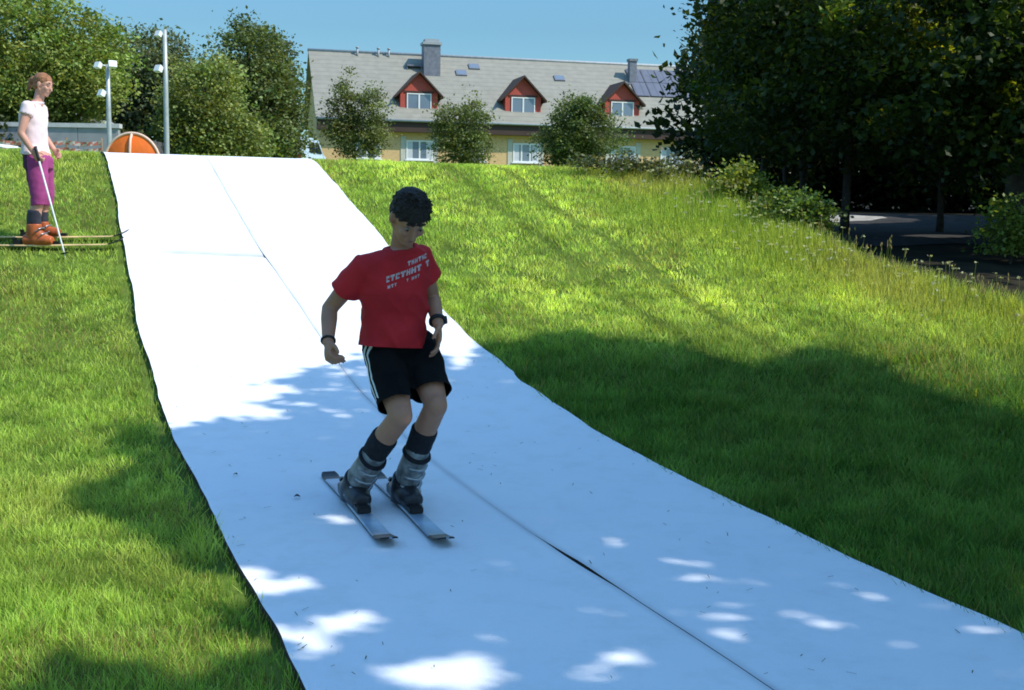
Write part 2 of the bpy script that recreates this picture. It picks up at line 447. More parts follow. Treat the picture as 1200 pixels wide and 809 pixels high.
def gap_half(y):
    # how far the two strips have pulled apart at the seam
    return .0012 + .0010 * sstep(5.6, 8, y) + .011 * np.exp(-((y - 4.75) / .22) ** 2) + .0022 * np.exp(-((y - 4.0) / .9) ** 2) + .003 * np.exp(-((y - 11.4) / .25) ** 2)
def carpet(label, side):
    ys = np.concatenate([np.arange(3.1, 9.5, .06), np.arange(9.5, 11.2, .08), np.arange(11.2, 12.0, .018), np.arange(12.0, 15.95, .08)])
    ff = [0, .008, .016, .026, .038, .055, .08] + list(np.linspace(.14, 1, 13))
    if side < 0: ff = [1 - f for f in ff[::-1]]
    nu = len(ff)
    V = []; D_ = []
    for y in ys:
        wob = .02 * (noise.noise(Vector((y * 1.1, side * 5, 0))) + .35 * noise.noise(Vector((y * 4.2, side * 5, 3))))
        if side < 0:
            x0 = sline(LEFT, y) + wob; x1 = sline(SEAM, y, .35) - gap_half(y) 
        else:
            x0 = sline(SEAM, y, .35) + gap_half(y) ; x1 = sline(RIGHT, y, .08) + wob
        row = []
        for i in range(nu):
            f = ff[i]
            x = x0 + (x1 - x0) * f
            zz = gzf(x, y) + .034 + .004 * noise.noise(Vector((x * 1.6, y * 1.6, 2))) + .0035 * noise.noise(Vector((x * .7 + y * .3, y * 4.2, 8))) * (.4 + abs(noise.noise(Vector((x * .6, y * .5, 4)))) * 2)
            if side < 0:
                zz -= .017 * math.exp(-((y - (11.52 - .10 * (x + 3.2) + .02 * noise.noise(Vector((x * 3, 0, 5))))) / .034) ** 2) * sstep(-4.0, -3.5, x)      # crease across the left strip
            if side > 0: zz -= .004 * max(0, 1 - (x - x0) / .05) ** 2 * float(.35 + .65 * sstep(5.2, 7.5, y)) * (.7 + .6 * noise.noise(Vector((0, y * 1.7, 3))))
            if side > 0 and f > .85:
                zz += .02 * math.exp(-((y - 8.42) / .12) ** 2)            # a small ruck in the edge
            edge = 1.0 if (i == 0 and side < 0) or (i == nu - 1 and side > 0) else 0
            row.append((x, y, zz + .006 * edge))
            ds = (x1 - x) if side < 0 else (x - x0)              # shading of the joint and the fold painted into the colour
            dd = .31 * math.exp(-(ds / .022) ** 2) * (.75 + .5 * noise.noise(Vector((side, y * 2.2, 0))))
            if side < 0: dd = max(dd, .46 * math.exp(-((y - (11.52 - .10 * (x + 3.2) + .02 * noise.noise(Vector((x * 3, 0, 5))))) / .055) ** 2) * float(sstep(-3.75, -3.3, x)) * (.8 + .5 * noise.noise(Vector((x * 4, 2, 5)))))
            D_.append(max(.3, 1 - dd))
        V.append(row)
    bm = bmesh.new()
    G = [[bm.verts.new(p) for p in r] for r in V]
    G2 = [[bm.verts.new(p) for p in r] for r in V]
    B = [[bm.verts.new((p[0], p[1], p[2] - .03)) for p in r] for r in V]
    ny = len(ys)
    for j in range(ny - 1):
        for i in range(nu - 1):
            f = bm.faces.new((G[j][i], G[j][i + 1], G[j + 1][i + 1], G[j + 1][i])); f.material_index = 0
        for i in (0, nu - 1):
            f = bm.faces.new((G2[j][i], G2[j + 1][i], B[j + 1][i], B[j][i])); f.material_index = 1
    for j in (0, ny - 1):
        for i in range(nu - 1):
            f = bm.faces.new((G2[j][i], G2[j][i + 1], B[j][i + 1], B[j][i])); f.material_index = 1
    me = bpy.data.meshes.new('carpet_strip')
    bm.to_mesh(me); bm.free()
    ca = me.attributes.new('Col', 'FLOAT_COLOR', 'POINT')
    c4 = np.ones((len(me.vertices), 4), np.float32); c4[:len(D_), :3] = np.array(D_)[:, None] * np.array([1, .985, .96])
    ca.data.foreach_set('color', c4.ravel())
    o = link_mesh('carpet_strip', me, [FLEECE, BACKING], None, True)
    me.polygons.foreach_set('use_smooth', [p.material_index == 0 for p in me.polygons])
    tag(o, label, 'carpet', 'white carpet strips laid down the slope')
carpet('white carpet strip down the slope on the side nearest the standing woman', -1)
carpet('white carpet strip down the slope bordering the large shaded lawn', 1)

# ------------------------------------------------------------------ grass
def on_carpet(x, y, pad=0.0):
    return (x > line(LEFT, y) - pad) & (x < line(RIGHT, y) + pad) & (y < 15.95)

def vnoise(x, y, s, seed):
    """cheap smooth value noise on arrays"""
    rng = np.random.default_rng(seed)
    T = rng.random((128, 128))
    X = x * s; Y = y * s
    xi = np.floor(X).astype(int); yi = np.floor(Y).astype(int)
    fx = X - xi; fy = Y - yi
    fx = fx * fx * (3 - 2 * fx); fy = fy * fy * (3 - 2 * fy)
    g = lambda a, b: T[a % 128, b % 128]
    return (g(xi, yi) * (1 - fx) + g(xi + 1, yi) * fx) * (1 - fy) + (g(xi, yi + 1) * (1 - fx) + g(xi + 1, yi + 1) * fx) * fy

def blades(name, x, y, h, w, lean, cols, rng, lift=0.0):
    n = len(x)
    z = gz(x, y) + lift
    ang = rng.uniform(0, 2 * math.pi, n)
    sx, sy = np.cos(ang), np.sin(ang)
    la = rng.uniform(0, 2 * math.pi, n)
    l = lean * rng.random(n)
    lx, ly = np.cos(la) * h * l, np.sin(la) * h * l
    v = np.empty((n, 4, 3))
    hw = w / 2
    v[:, 0] = np.stack([x - sx * hw, y - sy * hw, z - .01], 1)
    v[:, 1] = np.stack([x + sx * hw, y + sy * hw, z - .01], 1)
    v[:, 2] = np.stack([x + sx * hw * .25 + lx, y + sy * hw * .25 + ly, z + h], 1)
    v[:, 3] = np.stack([x - sx * hw * .25 + lx, y - sy * hw * .25 + ly, z + h], 1)
    c = np.repeat(cols, 4, axis=0).reshape(n, 4, 3)
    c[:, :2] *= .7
    return quads(name, v.reshape(-1, 3), c.reshape(-1, 3))

GRASS = leaf_mat('grass_blade', (1.08, 1.1, .95), .4, .55, .12, 1.35)
def lawn():
    rng = np.random.default_rng(11)
    X, Y = [], []
    for y0, y1, x0, x1, dens in ((3.0, 4.5, -2.2, -.4, 9000), (3.2, 4.5, 1.3, 2.5, 6500), (4.5, 6, -3.0, 3.4, 6500), (6, 8, -4.2, 5.2, 3800), (8, 11, -5.2, 5.5, 2400), (11, 16.2, -7.6, 3.6, 1500), (16.2, 20, -9, 2, 250)):
        n = int((y1 - y0) * (x1 - x0) * dens)
        x = rng.uniform(x0, x1, n); y = rng.uniform(y0, y1, n)
        X.append(x); Y.append(y)
    x = np.concatenate(X); y = np.concatenate(Y)
    ok = ~on_carpet(x, y, .0) & (np.abs(x) < y * .47 + .5) & (x < xe(y) + .1)
    # bare ground beside the left edge of the carpet
    edge = (x > line(LEFT, y) - .07 - .03 * vnoise(x, y, 6, 5)) & (x < line(LEFT, y))
    ok &= ~(edge & (rng.random(len(x)) < .75))
    x = x[ok]; y = y[ok]
    n = len(x)
    q = x + .386 * y
    big = vnoise(x, y, .55, 1) * .5 + vnoise(x, y, 1.7, 2) * .3 + vnoise(x, y, 5, 3) * .2
    small = vnoise(x, y, 9, 4)
    h = (.016 + .018 * small + .014 * rng.random(n)) * (1 + .15 * (y > 10))
    w = .0045 + .0009 * np.clip(y - 4, 0, 12)
    # mown bands and wheel tracks running with the slope on the right
    right = q > 3.3
    band = .5 + .5 * np.sin((q + .15 * vnoise(x, y, .8, 8)) * 4.6)
    track = np.exp(-((q - 5.62 + .12 * (vnoise(x, y, 1.1, 6) - .5)) / .07) ** 2) + .7 * np.exp(-((q - 5.0 + .12 * (vnoise(x, y, 1.1, 9) - .5)) / .06) ** 2)
    track = track * right * (y > 8.5)
    g = np.array([.33, .47, .10]); ylw = np.array([.50, .57, .15]); dk = np.array([.10, .24, .03])
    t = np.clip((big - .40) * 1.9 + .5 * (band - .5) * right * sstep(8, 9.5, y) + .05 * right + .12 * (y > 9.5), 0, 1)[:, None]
    c = g * (1 - t) + ylw * t
    d = np.clip(1.2 - small * 2.4, 0, .8)[:, None] * (rng.random(n) < .5)[:, None]
    c = c * (1 - d) + dk * d
    c *= (1 - .5 * np.clip(track, 0, 1))[:, None]
    h *= 1 - .4 * np.clip(track, 0, 1)
    shade_paint = right * (1 - sstep(8.2, 10.6, y + .5 * (vnoise(x, y, .5, 50) - .5)))  # tree shade painted into the lower right grass, which also stands taller
    c *= 1 - shade_paint[:, None] * np.array([.66, .52, .5])[None, :]
    h *= 1 + 1.2 * shade_paint + .25 * (1 - right) * (y < 9)
    c *= (rng.uniform(.7, 1.35, n) * (.72 + .62 * vnoise(x, y, 11, 61)) * (.85 + .35 * vnoise(x, y, 3.3, 62)))[:, None]
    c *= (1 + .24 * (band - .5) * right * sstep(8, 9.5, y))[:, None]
    dry = rng.random(n) < .04 + .22 * (vnoise(x, y, 1.3, 81) > .78)
    c[dry] = np.array([.34, .29, .12]) * rng.uniform(.7, 1.1, dry.sum())[:, None]
    # coarse tufts that stand out of the mown sward
    tuft = vnoise(x, y, 2.3, 21) > .80
    h[tuft] *= 1.5
    c *= (1 + right * (1 - shade_paint) * .38)[:, None] * np.array([1.04, 1.0, 1.0])[None, :]
    # broad leaves of weeds in the turf
    weed = (vnoise(x, y, 4.1, 71) > .74) & (rng.random(n) < .16)
    w = w * np.where(weed, 3.4, 1.0); h = h * np.where(weed, .8, 1.0)
    c[weed] = c[weed] * .5 + np.array([.16, .30, .05]) * .5
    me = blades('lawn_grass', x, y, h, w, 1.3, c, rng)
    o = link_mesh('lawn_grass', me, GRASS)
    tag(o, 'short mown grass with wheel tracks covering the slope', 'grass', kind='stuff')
    # long unmown grass along the shoulder of the bank
    n = 52000
    y = rng.uniform(7.0, 15.4, n)
    x = xe(y) + .25 - np.abs(rng.normal(0, .95, n)) + .12 * rng.normal(size=n)
    ok = (np.abs(x) < y * .47 + .5) & ~on_carpet(x, y, .3) & (x + .386 * y > 6.0) & (vnoise(x, y, 1.2, 31) + rng.random(n) * .6 > .45)
    x = x[ok]; y = y[ok]; n = len(x)
    near = np.clip(1 - np.abs(x - xe(y)) / 1.3, 0.1, 1)
    h = (.035 + .15 * near * rng.random(n)) * (.5 + vnoise(x, y, 1.5, 33))
    t = np.clip(vnoise(x, y, .9, 34) * 1.2 - .35, 0, 1)[:, None]
    c = np.array([.40, .52, .11]) * (1 - t) + np.array([.64, .56, .23]) * t
    c *= rng.uniform(.6, 1.3, n)[:, None]
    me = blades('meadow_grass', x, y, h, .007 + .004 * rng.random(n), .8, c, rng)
    o = link_mesh('meadow_grass', me, GRASS)
    tag(o, 'long unmown grass and weeds along the shoulder of the bank', 'grass', kind='stuff')
    # seed heads and small white umbels on stalks
    n = 420
    y = rng.uniform(8.5, 14.6, n)
    x = xe(y) + .1 - np.abs(rng.normal(0, .6, n))
    ok = (np.abs(x) < y * .46) & (x + .386 * y > 6.4)
    x = x[ok]; y = y[ok]; n = len(x)
    h = rng.uniform(.12, .38, n)
    z = gz(x, y)
    V, Cc = [], []
    for i in range(n):
        hx, hy = rng.normal(0, .03, 2)
        s = .002
        V += [(x[i] - s, y[i], z[i]), (x[i] + s, y[i], z[i]), (x[i] + hx + s, y[i] + hy, z[i] + h[i]), (x[i] + hx - s, y[i] + hy, z[i] + h[i])]
        Cc += [(.16, .2, .05)] * 4
        white = vnoise(x[i:i + 1], y[i:i + 1], .9, 40)[0] > .5 or rng.random() < .25
        for k in range(7 if white else 4):
            ox, oy, oz = rng.normal(0, .011 if white else .005, 3)
            if not white: oz = rng.uniform(-.05, .02)
            cx, cy, cz = x[i] + hx + ox, y[i] + hy + oy, z[i] + h[i] + abs(oz) * .4 if white else z[i] + h[i] + oz
            a = rng.normal(0, .006, 3); b2 = rng.normal(0, .006, 3)
            if not white: a = np.array([.004, 0, 0]); b2 = np.array([0, .003, .018])
            p = np.array([cx, cy, cz])
            V += [tuple(p - a), tuple(p + b2), tuple(p + a), tuple(p - b2)]
            Cc += [(.5, .5, .42) if white else (.36, .27, .14)] * 4
    me = quads('meadow_flowers', np.array(V), np.array(Cc))
    o = link_mesh('meadow_flowers', me, GRASS)
    tag(o, 'white umbels and brown seed heads standing in the long grass', 'flowers', kind='stuff')
lawn()

# ------------------------------------------------------------------ trees on the right and over the lower slope
DARK = leaf_mat('dark_leaf', (1, 1, 1), .38, .5, .22, 1.9)
MID = leaf_mat('mid_leaf', (1, 1, 1), .35, .5, .3, 1.5)
def gb(x, y): return (x, y, gzf(x, y))
SLOPE = 'dark broad-leaved trees below the bank'
rt = [  # base, blobs, clumps, per, trunk radius, label
    ((4.45, 16.2), [(4.5, 16.2, 5.0, 2.0, 2.0, 2.6), (3.6, 16.0, 3.2, 1.15, 1.2, 1.2), (5.4, 16.4, 3.2, 1.4, 1.4, 1.25)], 330, 34, .055, 'dark leafy tree whose thin trunk stands against the sunlit strip of road'),
    ((4.40, 18.4), [(4.35, 18.6, 5.4, 1.65, 1.9, 2.9), (3.75, 18.8, 3.4, .95, 1.0, 1.2)], 260, 32, .07, 'dark leafy tree rising behind the lower shrub on the bank'),
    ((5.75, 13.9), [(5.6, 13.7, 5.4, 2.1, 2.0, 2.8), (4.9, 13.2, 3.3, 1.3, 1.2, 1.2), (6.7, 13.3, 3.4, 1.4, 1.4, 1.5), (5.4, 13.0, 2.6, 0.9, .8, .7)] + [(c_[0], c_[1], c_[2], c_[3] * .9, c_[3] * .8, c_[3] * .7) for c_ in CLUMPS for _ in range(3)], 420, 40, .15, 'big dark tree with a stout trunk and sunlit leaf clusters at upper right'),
    ((4.3, 21.0), [(4.3, 21.0, 4.4, 1.1, 1.3, 1.9), (4.1, 21.2, 6.0, 1.0, 1.2, 1.9)], 170, 26, .05, 'slim tree with loose pale sprays next to the far end of the house'),
    ((8.2, 17.0), [(8.2, 17.0, 5.0, 2.6, 2.4, 3.2), (7.2, 16.4, 2.9, 1.6, 1.2, 1.3)], 360, 34, .16, 'dark tree farther back at the right edge of the photo'),
    ((3.95, 17.6), [(3.9, 17.7, 3.9, .9, .9, 1.3)], 90, 26, .035, 'thin sapling among the dark trees, just left of the trunk against the path'),
    ((6.1, 17.2), [(6.1, 17.2, 4.0, 1.1, 1.0, 1.5)], 110, 26, .045, 'thin sapling right of the pale strip of path under the dark crowns'),
]
for i, (bs, bl, nc, per, tr, lab) in enumerate(rt):
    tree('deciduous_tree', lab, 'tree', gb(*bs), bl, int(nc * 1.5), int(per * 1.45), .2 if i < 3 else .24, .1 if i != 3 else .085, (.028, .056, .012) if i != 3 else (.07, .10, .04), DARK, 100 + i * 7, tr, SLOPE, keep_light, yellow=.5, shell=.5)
# thicket farther behind
th = [((6.0, 27.5), [(6.0, 27.5, 3.6, 2.2, 1.5, 2.4)], 'dense bush behind the pale strip of path, nearest the house'),
      ((9.5, 27), [(9.5, 27, 3.8, 2.6, 1.6, 2.8)], 'dense bush behind the pale strip of path, middle of three'),
      ((13.5, 27), [(13.5, 27, 4.0, 2.8, 1.6, 3.2)], 'dense bush behind the pale strip of path, farthest from the house'),
      ((11.5, 29.5), [(11.5, 29.5, 3.6, 3.2, 1.4, 2.8)], 'dense bush standing behind the front row of bushes, under the dark trees'),
      ((7.8, 30), [(7.8, 30, 3.4, 2.6, 1.4, 2.6)], 'dense bush in the back row, nearest the house')]
for i, (bs, bl, lab) in enumerate(th):
    tree('bush', lab, 'bush', gb(*bs), bl, 420, 34, .3, .2, (.022, .04, .012), DARK, 160 + i * 5, .1, 'bushes behind the path under the trees', keep_light, limbs=3)
# trees just outside the frame: some added to darken the right-hand trees, others shade the lower slope
of = [((11.5, 12.6), [(11.5, 12.8, 5.5, 3.0, 2.6, 4.6)], 420, 34, 'added leafy tree outside the frame, level with the stout dark tree'),
      ((15, 16.5), [(15, 16.5, 6.5, 3.6, 3.2, 5.2)], 420, 34, 'added leafy tree outside the frame beyond the right edge'),
      ((11.8, 19.0), [(11.8, 19.0, 6.0, 3.0, 2.8, 4.6)], 380, 30, 'added leafy tree outside the frame right of the path'),
      ((18, 22), [(18, 22, 7.0, 4.2, 3.4, 6)], 380, 30, 'added tall leafy tree outside the frame far along the path')]
for i, (bs, bl, nc, per, lab) in enumerate(of):
    tree('deciduous_tree', lab, 'tree', gb(*bs), bl, nc, per, .3, .24, (.035, .065, .014), DARK, 200 + i * 5, .18, 'added trees beyond the right edge of the photo', keep_light, limbs=5)
sh = [((7.6, 3.6), [(5.4, 4.4, 6.6, 3.6, 3.2, 1.7), (7.6, 3.2, 7.4, 3.4, 2.9, 2.2), (4.0, 2.6, 6.2, 2.8, 2.6, 1.5)], 1500, 22, 'tree outside the frame whose crown shades the lower carpet'),
      ((10.5, 5.4), [(9.4, 5.4, 7.2, 3.6, 2.9, 2.2), (7.2, 6.6, 6.6, 2.6, 2.1, 1.6)], 1100, 22, 'tree outside the frame whose crown shades the lawn beside the carpet'),
      ((6.2, -1.2), [(5.0, 0.2, 7.0, 3.2, 2.8, 2.0), (6.5, -1.5, 7.6, 3.2, 2.8, 2.2)], 800, 22, 'tree outside the frame nearest the photographer')]
for i, (bs, bl, nc, per, lab) in enumerate(sh):
    tree('deciduous_tree', lab, 'tree', gb(*bs), bl, nc, per, .32, .18, (.05, .085, .02), MID, 230 + i * 5, .2, 'trees shading the lower slope', keep_light, shell=.3, limbs=6, rough=0)

# ------------------------------------------------------------------ shrubs on the bank
def shrub(label, x, y, r, h, seed, col, n=60):
    b = gb(x, y)
    tree('shrub', label, 'shrub', b, [(x, y, b[2] + h * .5, r, r * .8, h * .5), (x + r * .5, y, b[2] + h * .35, r * .6, r * .6, h * .35)], n * 2, 32, .085, .05, tuple(1.5 * q for q in col), MID, seed, .012, 'shrubs along the shoulder of the bank', None, yellow=.35, limbs=5)
shrub('sunlit yellow-green shrub near the upper end of the bank', 2.55, 13.75, .28, .52, 300, (.12, .17, .03), 46)
shrub('low wide green shrub on the bank below the yellow-green one', 2.95, 12.75, .38, .42, 303, (.08, .14, .03), 56)
shrub('dark low shrub in front of the rightmost visible house window', 1.25, 15.1, .5, .17, 306, (.05, .07, .03), 50)
shrub('dark shrub at the end of the crest under the first dark tree', 1.95, 14.7, .35, .26, 309, (.045, .06, .025), 44)
shrub('green shrub in a patch of light at the right edge under the trees', 5.35, 12.9, .3, .75, 312, (.10, .16, .03), 46)

# ------------------------------------------------------------------ path and car park
def sheet(name, poly_rows, m, lift):
    bm = bmesh.new()
    G = [[bm.verts.new((x, y, gzf(x, y) + lift)) for x, y in r] for r in poly_rows]
    for j in range(len(G) - 1):
        for i in range(len(G[0]) - 1):
            bm.faces.new((G[j][i], G[j][i + 1], G[j + 1][i + 1], G[j + 1][i]))
    o = from_bm(name, bm, m, None, True)
    return tag(o, kind='structure')
SUNPATCH = mat('sun_patch', (.40, .38, .34), .95, .3, 6, .3, 120)
ASPH2 = mat('old_asphalt', (.035, .034, .033), .95, .4, 4, .3, 120)
ASPH = mat('asphalt', (.10, .10, .105), .92, .25, 20, .3, 150)
PALE = mat('sunned_asphalt', (.30, .29, .28), .92, .2, 20, .3, 150)
sheet('road', [[(2.7 + i * .4 + .12 * math.sin(j * 1.3), 14.7 + j * .35 + (.25 if j == 0 else .06) * math.sin(i * 1.1 + j)) for i in range(42)] for j in range(25)], ASPH2, .012)
sheet('sun_patch_sheet', [[(4.85 + i * .16, 21.35 + .05 * i + (j - 4) * .27 * (1 - .25 * math.sin(i * .7) ** 2) * min(1, .25 + i * .2) * min(1, .2 + (12 - i) * .15)) for i in range(13)] for j in range(9)], SUNPATCH, .018)  # sunlit spot of the dark road painted as a pale sheet

# ------------------------------------------------------------------ left background
bm = bmesh.new()
box(bm, -19.8, -14.7, 40.22, 52.5, 1.5, 3.86)
tag(from_bm('car_park', bm, ASPH), kind='structure')
CONC = mat('concrete', (.30, .30, .31), .9, .12, 3, .2, 30)
CONC2 = mat('concrete_coping', (.52, .51, .49), .85, .1, 5, .2, 40)
wl = empty('retaining_wall', (-14.9, 40, 2.2)); tag(wl, 'low grey concrete wall with a pale coping beside the standing woman', 'wall')
bm = bmesh.new()
for k in range(4):
    box(bm, -3.6 + k * 1.35, -3.6 + (k + 1) * 1.35 - .02, 0, .2, -.1, 1.62)
from_bm('wall_face', bm, CONC, wl)
bm = bmesh.new()
for k in range(2):
    box(bm, -3.65 + k * 2.75, -3.65 + (k + 1) * 2.75 - .015, -.05, .26, 1.62, 1.76)
from_bm('coping', bm, CONC2, wl)

GALV = mat('galvanised_steel', (.42, .44, .43), .5, .12, 6, metal=.3)
LAMPW = mat('lamp_white', (.80, .80, .78), .4, .05, 5)
def lamp_head(parent, at, d, s=1.0):
    bm = bmesh.new()
    M = Matrix.Translation(at) @ Matrix.Rotation(d, 4, 'Z') @ Matrix.Rotation(R(-25), 4, 'Y')
    prof = [(-.16, .10, .10), (-.10, .15, .14), (.06, .17, .15), (.10, .17, .15)]
    rings = []
    for (px_, hw, hh) in prof:
        rings.append([bm.verts.new(M @ Vector((px_ * s, sx * hw * s, sz * hh * s))) for sx, sz in ((-1, -1), (1, -1), (1, 1), (-1, 1))])
    for a, b_ in zip(rings, rings[1:]):
        for j in range(4):
            bm.faces.new((a[j], a[(j + 1) % 4], b_[(j + 1) % 4], b_[j]))
    bm.faces.new(rings[0][::-1]); bm.faces.new(rings[-1])
    bmesh.ops.bevel(bm, geom=bm.edges[:], offset=.015 * s, segments=1, affect='EDGES')
    return from_bm('floodlight', bm, LAMPW, parent)
def mast(name, label, x, y, top, r, heads):
    z = gzf(x, y)
    t = empty(name, (x, y, z)); tag(t, label, 'lamp post', 'floodlight posts at the top of the slope')
    bm = bmesh.new()
    H = top - z
    tube(bm, [(0, 0, -.1), (0, 0, .5), (0, 0, H * .6), (0, 0, H)], [r * 1.15, r * 1.1, r, r * .8], 12)
    from_bm('pole', bm, GALV, t, True)
    for (dz, dx, ang, s) in heads:
        bm = bmesh.new()
        tube(bm, [(0, 0, H + dz), (dx * .6, -.08, H + dz + .02), (dx, -.12, H + dz)], [.03, .03, .03], 6)
        from_bm('bracket', bm, GALV, t, True)
    for (dz, dx, ang, s) in heads:
        lamp_head(t, Vector((dx, -.2, H + dz)), ang, s)
    return t
mast('lamp_post', 'shorter floodlight post with two lamps at its top and one below, above the grey wall', -13.05, 38.9, 5.75, .075, [(-.05, -.24, R(-120), .68), (-.02, .22, R(-60), .75), (-.92, -.15, R(-130), .72)])
mast('lamp_post', 'tall pale floodlight post beside the orange half-round panel', -12.1, 42, 7.3, .085, [(-.18, -.16, R(-120), .68), (-1.35, -.18, R(-120), .8)])

# orange half-round frame at the top of the carpet
ORANGE = mat('orange_sheet', (.80, .16, .015), .6, .12, 6, .25, 12)
PALEF = mat('pale_frame', (.78, .55, .42), .6, .1, 8)
og = empty('pop_up_arch', (-6.4, 20.2, gzf(-6.4, 20.2) - .02))
tag(og, 'orange half-round panel with pale rim and centre bar at the top of the carpet', 'barrier')
bm = bmesh.new()
N = 24
RA, RH = .47, .53
pts = [(RA * math.cos(math.pi * k / N), 0, .02 + RH * math.sin(math.pi * k / N)) for k in range(N + 1)]
tube(bm, pts, [.023] * (N + 1), 8)
from_bm('rim', bm, PALEF, og, True)
bm = bmesh.new()
tube(bm, [(0, -.13, .02), (0, -.12, .27), (0, -.08, .44), (0, 0, .54)], [.022] * 4, 8)
from_bm('centre_bar', bm, PALEF, og, True)
bm = bmesh.new()
G = []
for j in range(7):
    f = j / 6
    G.append([bm.verts.new((RA * .97 * f * math.cos(math.pi * k / N), -.12 * (1 - f * f), .02 + RH * .97 * f * math.sin(math.pi * k / N))) for k in range(N + 1)])
for j in range(6):
    for k in range(N):
        try: bm.faces.new((G[j][k], G[j][k + 1], G[j + 1][k + 1], G[j + 1][k]))
        except ValueError: pass
bmesh.ops.remove_doubles(bm, verts=bm.verts, dist=.0005)
from_bm('sheet', bm, ORANGE, og, True)

# red and white barrier tape on stakes
m, nt, b, out = new_mat('barrier_tape')
tc = nt.nodes.new('ShaderNodeTexCoord'); w_ = nt.nodes.new('ShaderNodeTexChecker'); w_.inputs['Scale'].default_value = 10
w_.inputs['Color1'].default_value = (.50, .16, .10, 1); w_.inputs['Color2'].default_value = (.55, .48, .40, 1)
nt.links.new(tc.outputs['Object'], w_.inputs['Vector']); nt.links.new(w_.outputs['Color'], b.inputs['Base Color'])
TAPE = m
WOOD = mat('stake_wood', (.26, .17, .09), .85, .3, 14, .3, 40)
tp = empty('barrier_tape', (-7.9, 20.6, gzf(-7.9, 20.6)))
tag(tp, 'red and white barrier tape on short stakes between the woman and the orange panel', 'barrier tape')
for zc, hh in ((.36, .035), (.24, .035)):
    bm = bmesh.new()
    prev = None
    for k in range(31):
        x = -.95 + k * .06
        sag = -.03 * math.sin(math.pi * ((k % 10) / 10))
        tw = .01 * math.sin(k * 1.3)
        a = bm.verts.new((x, tw, zc + sag - hh)); c = bm.verts.new((x, -tw, zc + sag + hh))
        if prev: bm.faces.new((prev[0], a, c, prev[1]))
        prev = (a, c)
    from_bm('tape', bm, TAPE, tp)
for x in (-.95, -.35, .25, .85):
    bm = bmesh.new()
    tube(bm, [(x, .02, -.1), (x, .02, .2), (x, .02, .44)], [.018, .018, .014], 6)
    from_bm('stake', bm, WOOD, tp, True)

# cars
TYRE = mat('tyre_rubber', (.02, .02, .02), .9, .2, 20)
CARGL = glass_mat('car_glass', (.02, .025, .03))
RIM = mat('wheel_metal', (.4, .4, .42), .4, .05, 5, metal=.6)
RED = mat('tail_light', (.5, .02, .02), .3, .1, 8)
def car(name, label, cat, loc, rz, col, prof, glass, W=.86):
    """prof: side outline (x,z); glass: list of side-window polygons"""
    t = empty(name, loc, rz); tag(t, label, cat, 'vehicles parked at the top of the hill')
    body = mat('car_paint', col, .28, .04, 2, spec=.6)
    bm = bmesh.new()
    zmax = max(p[1] for p in prof)
    def wy(z): return W if z < .9 else W - .17 * (z - .9) / max(.1, zmax - .9)
    Lf = [bm.verts.new((x, -wy(z), z)) for x, z in prof]
    Rt = [bm.verts.new((x, wy(z), z)) for x, z in prof]
    n = len(prof)
    bm.faces.new(Lf); bm.faces.new(Rt[::-1])
    for i in range(n):
        bm.faces.new((Lf[i], Lf[(i + 1) % n], Rt[(i + 1) % n], Rt[i]))
    bmesh.ops.recalc_face_normals(bm, faces=bm.faces)
    bmesh.ops.bevel(bm, geom=bm.edges[:], offset=.045, segments=2, affect='EDGES')
    from_bm('body', bm, body, t)
    for g in glass:
        for s in (-1, 1):
            bm = bmesh.new()
            bm.faces.new([bm.verts.new((x, s * (wy(z) + .012), z)) for x, z in g])
            bmesh.ops.solidify(bm, geom=bm.faces[:], thickness=.01)
            from_bm('window', bm, CARGL, t)
    xs = [p[0] for p in prof]
    for wx in (min(xs) + .78, max(xs) - .82):
        for s in (-1, 1):
            bm = bmesh.new()
            tube(bm, [(wx, s * (W - .18), .31), (wx, s * (W + .015), .31)], [.31, .31], 20)
            wh = from_bm('wheel', bm, TYRE, t, False)
            bm = bmesh.new()
            tube(bm, [(wx, s * (W - .1), .31), (wx, s * (W + .022), .31)], [.19, .17], 14)
            from_bm('rim', bm, RIM, wh)
    for s in (-1, 1):
        bm = bmesh.new(); x0 = min(xs)
        box(bm, x0 - .012, x0 + .06, s * (W - .2) - .12, s * (W - .2) + .12, .72, .9)
        from_bm('tail_light', bm, RED, t)
    return t
HATCH = [(-2.0, .25), (-2.05, .75), (-1.85, 1.0), (-1.45, 1.42), (-.2, 1.46), (.75, .98), (1.75, .84), (2.0, .6), (2.0, .25)]
HG = [[(-1.62, .98), (-1.32, 1.34), (-.65, 1.37), (-.65, .98)], [(-.58, .98), (-.58, 1.37), (-.22, 1.37), (.52, .98)]]
car('parked_car', 'silver-grey hatchback parked above the grey wall near the shorter floodlight post', 'car', (-18.7, 50.2, 3.86), 0, (.42, .43, .45), HATCH, HG)
car('parked_car', 'white car at the left edge of the photo behind the standing woman', 'car', (-17.25, 37.0, gzf(-17.25, 37.0) + .1), R(2), (.78, .78, .78), HATCH, HG)
VAN = [(-2.2, .3), (-2.25, 1.0), (-2.15, 1.85), (-1.95, 1.95), (1.0, 1.95), (1.35, 1.8), (1.75, 1.12), (2.2, .95), (2.3, .6), (2.3, .3)]
VG = [[(.45, 1.1), (.45, 1.72), (1.1, 1.72), (1.5, 1.1)], [(-.8, 1.1), (-.8, 1.72), (.3, 1.72), (.3, 1.1)]]
vn = car('parked_van', 'pale blue van parked end-on beside the left corner of the house', 'van', (-12.5, 70.5, gzf(-12.5, 70.5) + .02), R(82), (.50, .62, .74), VAN, VG)
bm = bmesh.new(); box(bm, -2.275, -2.2, -.62, .62, 1.12, 1.68); from_bm('window', bm, CARGL, vn)

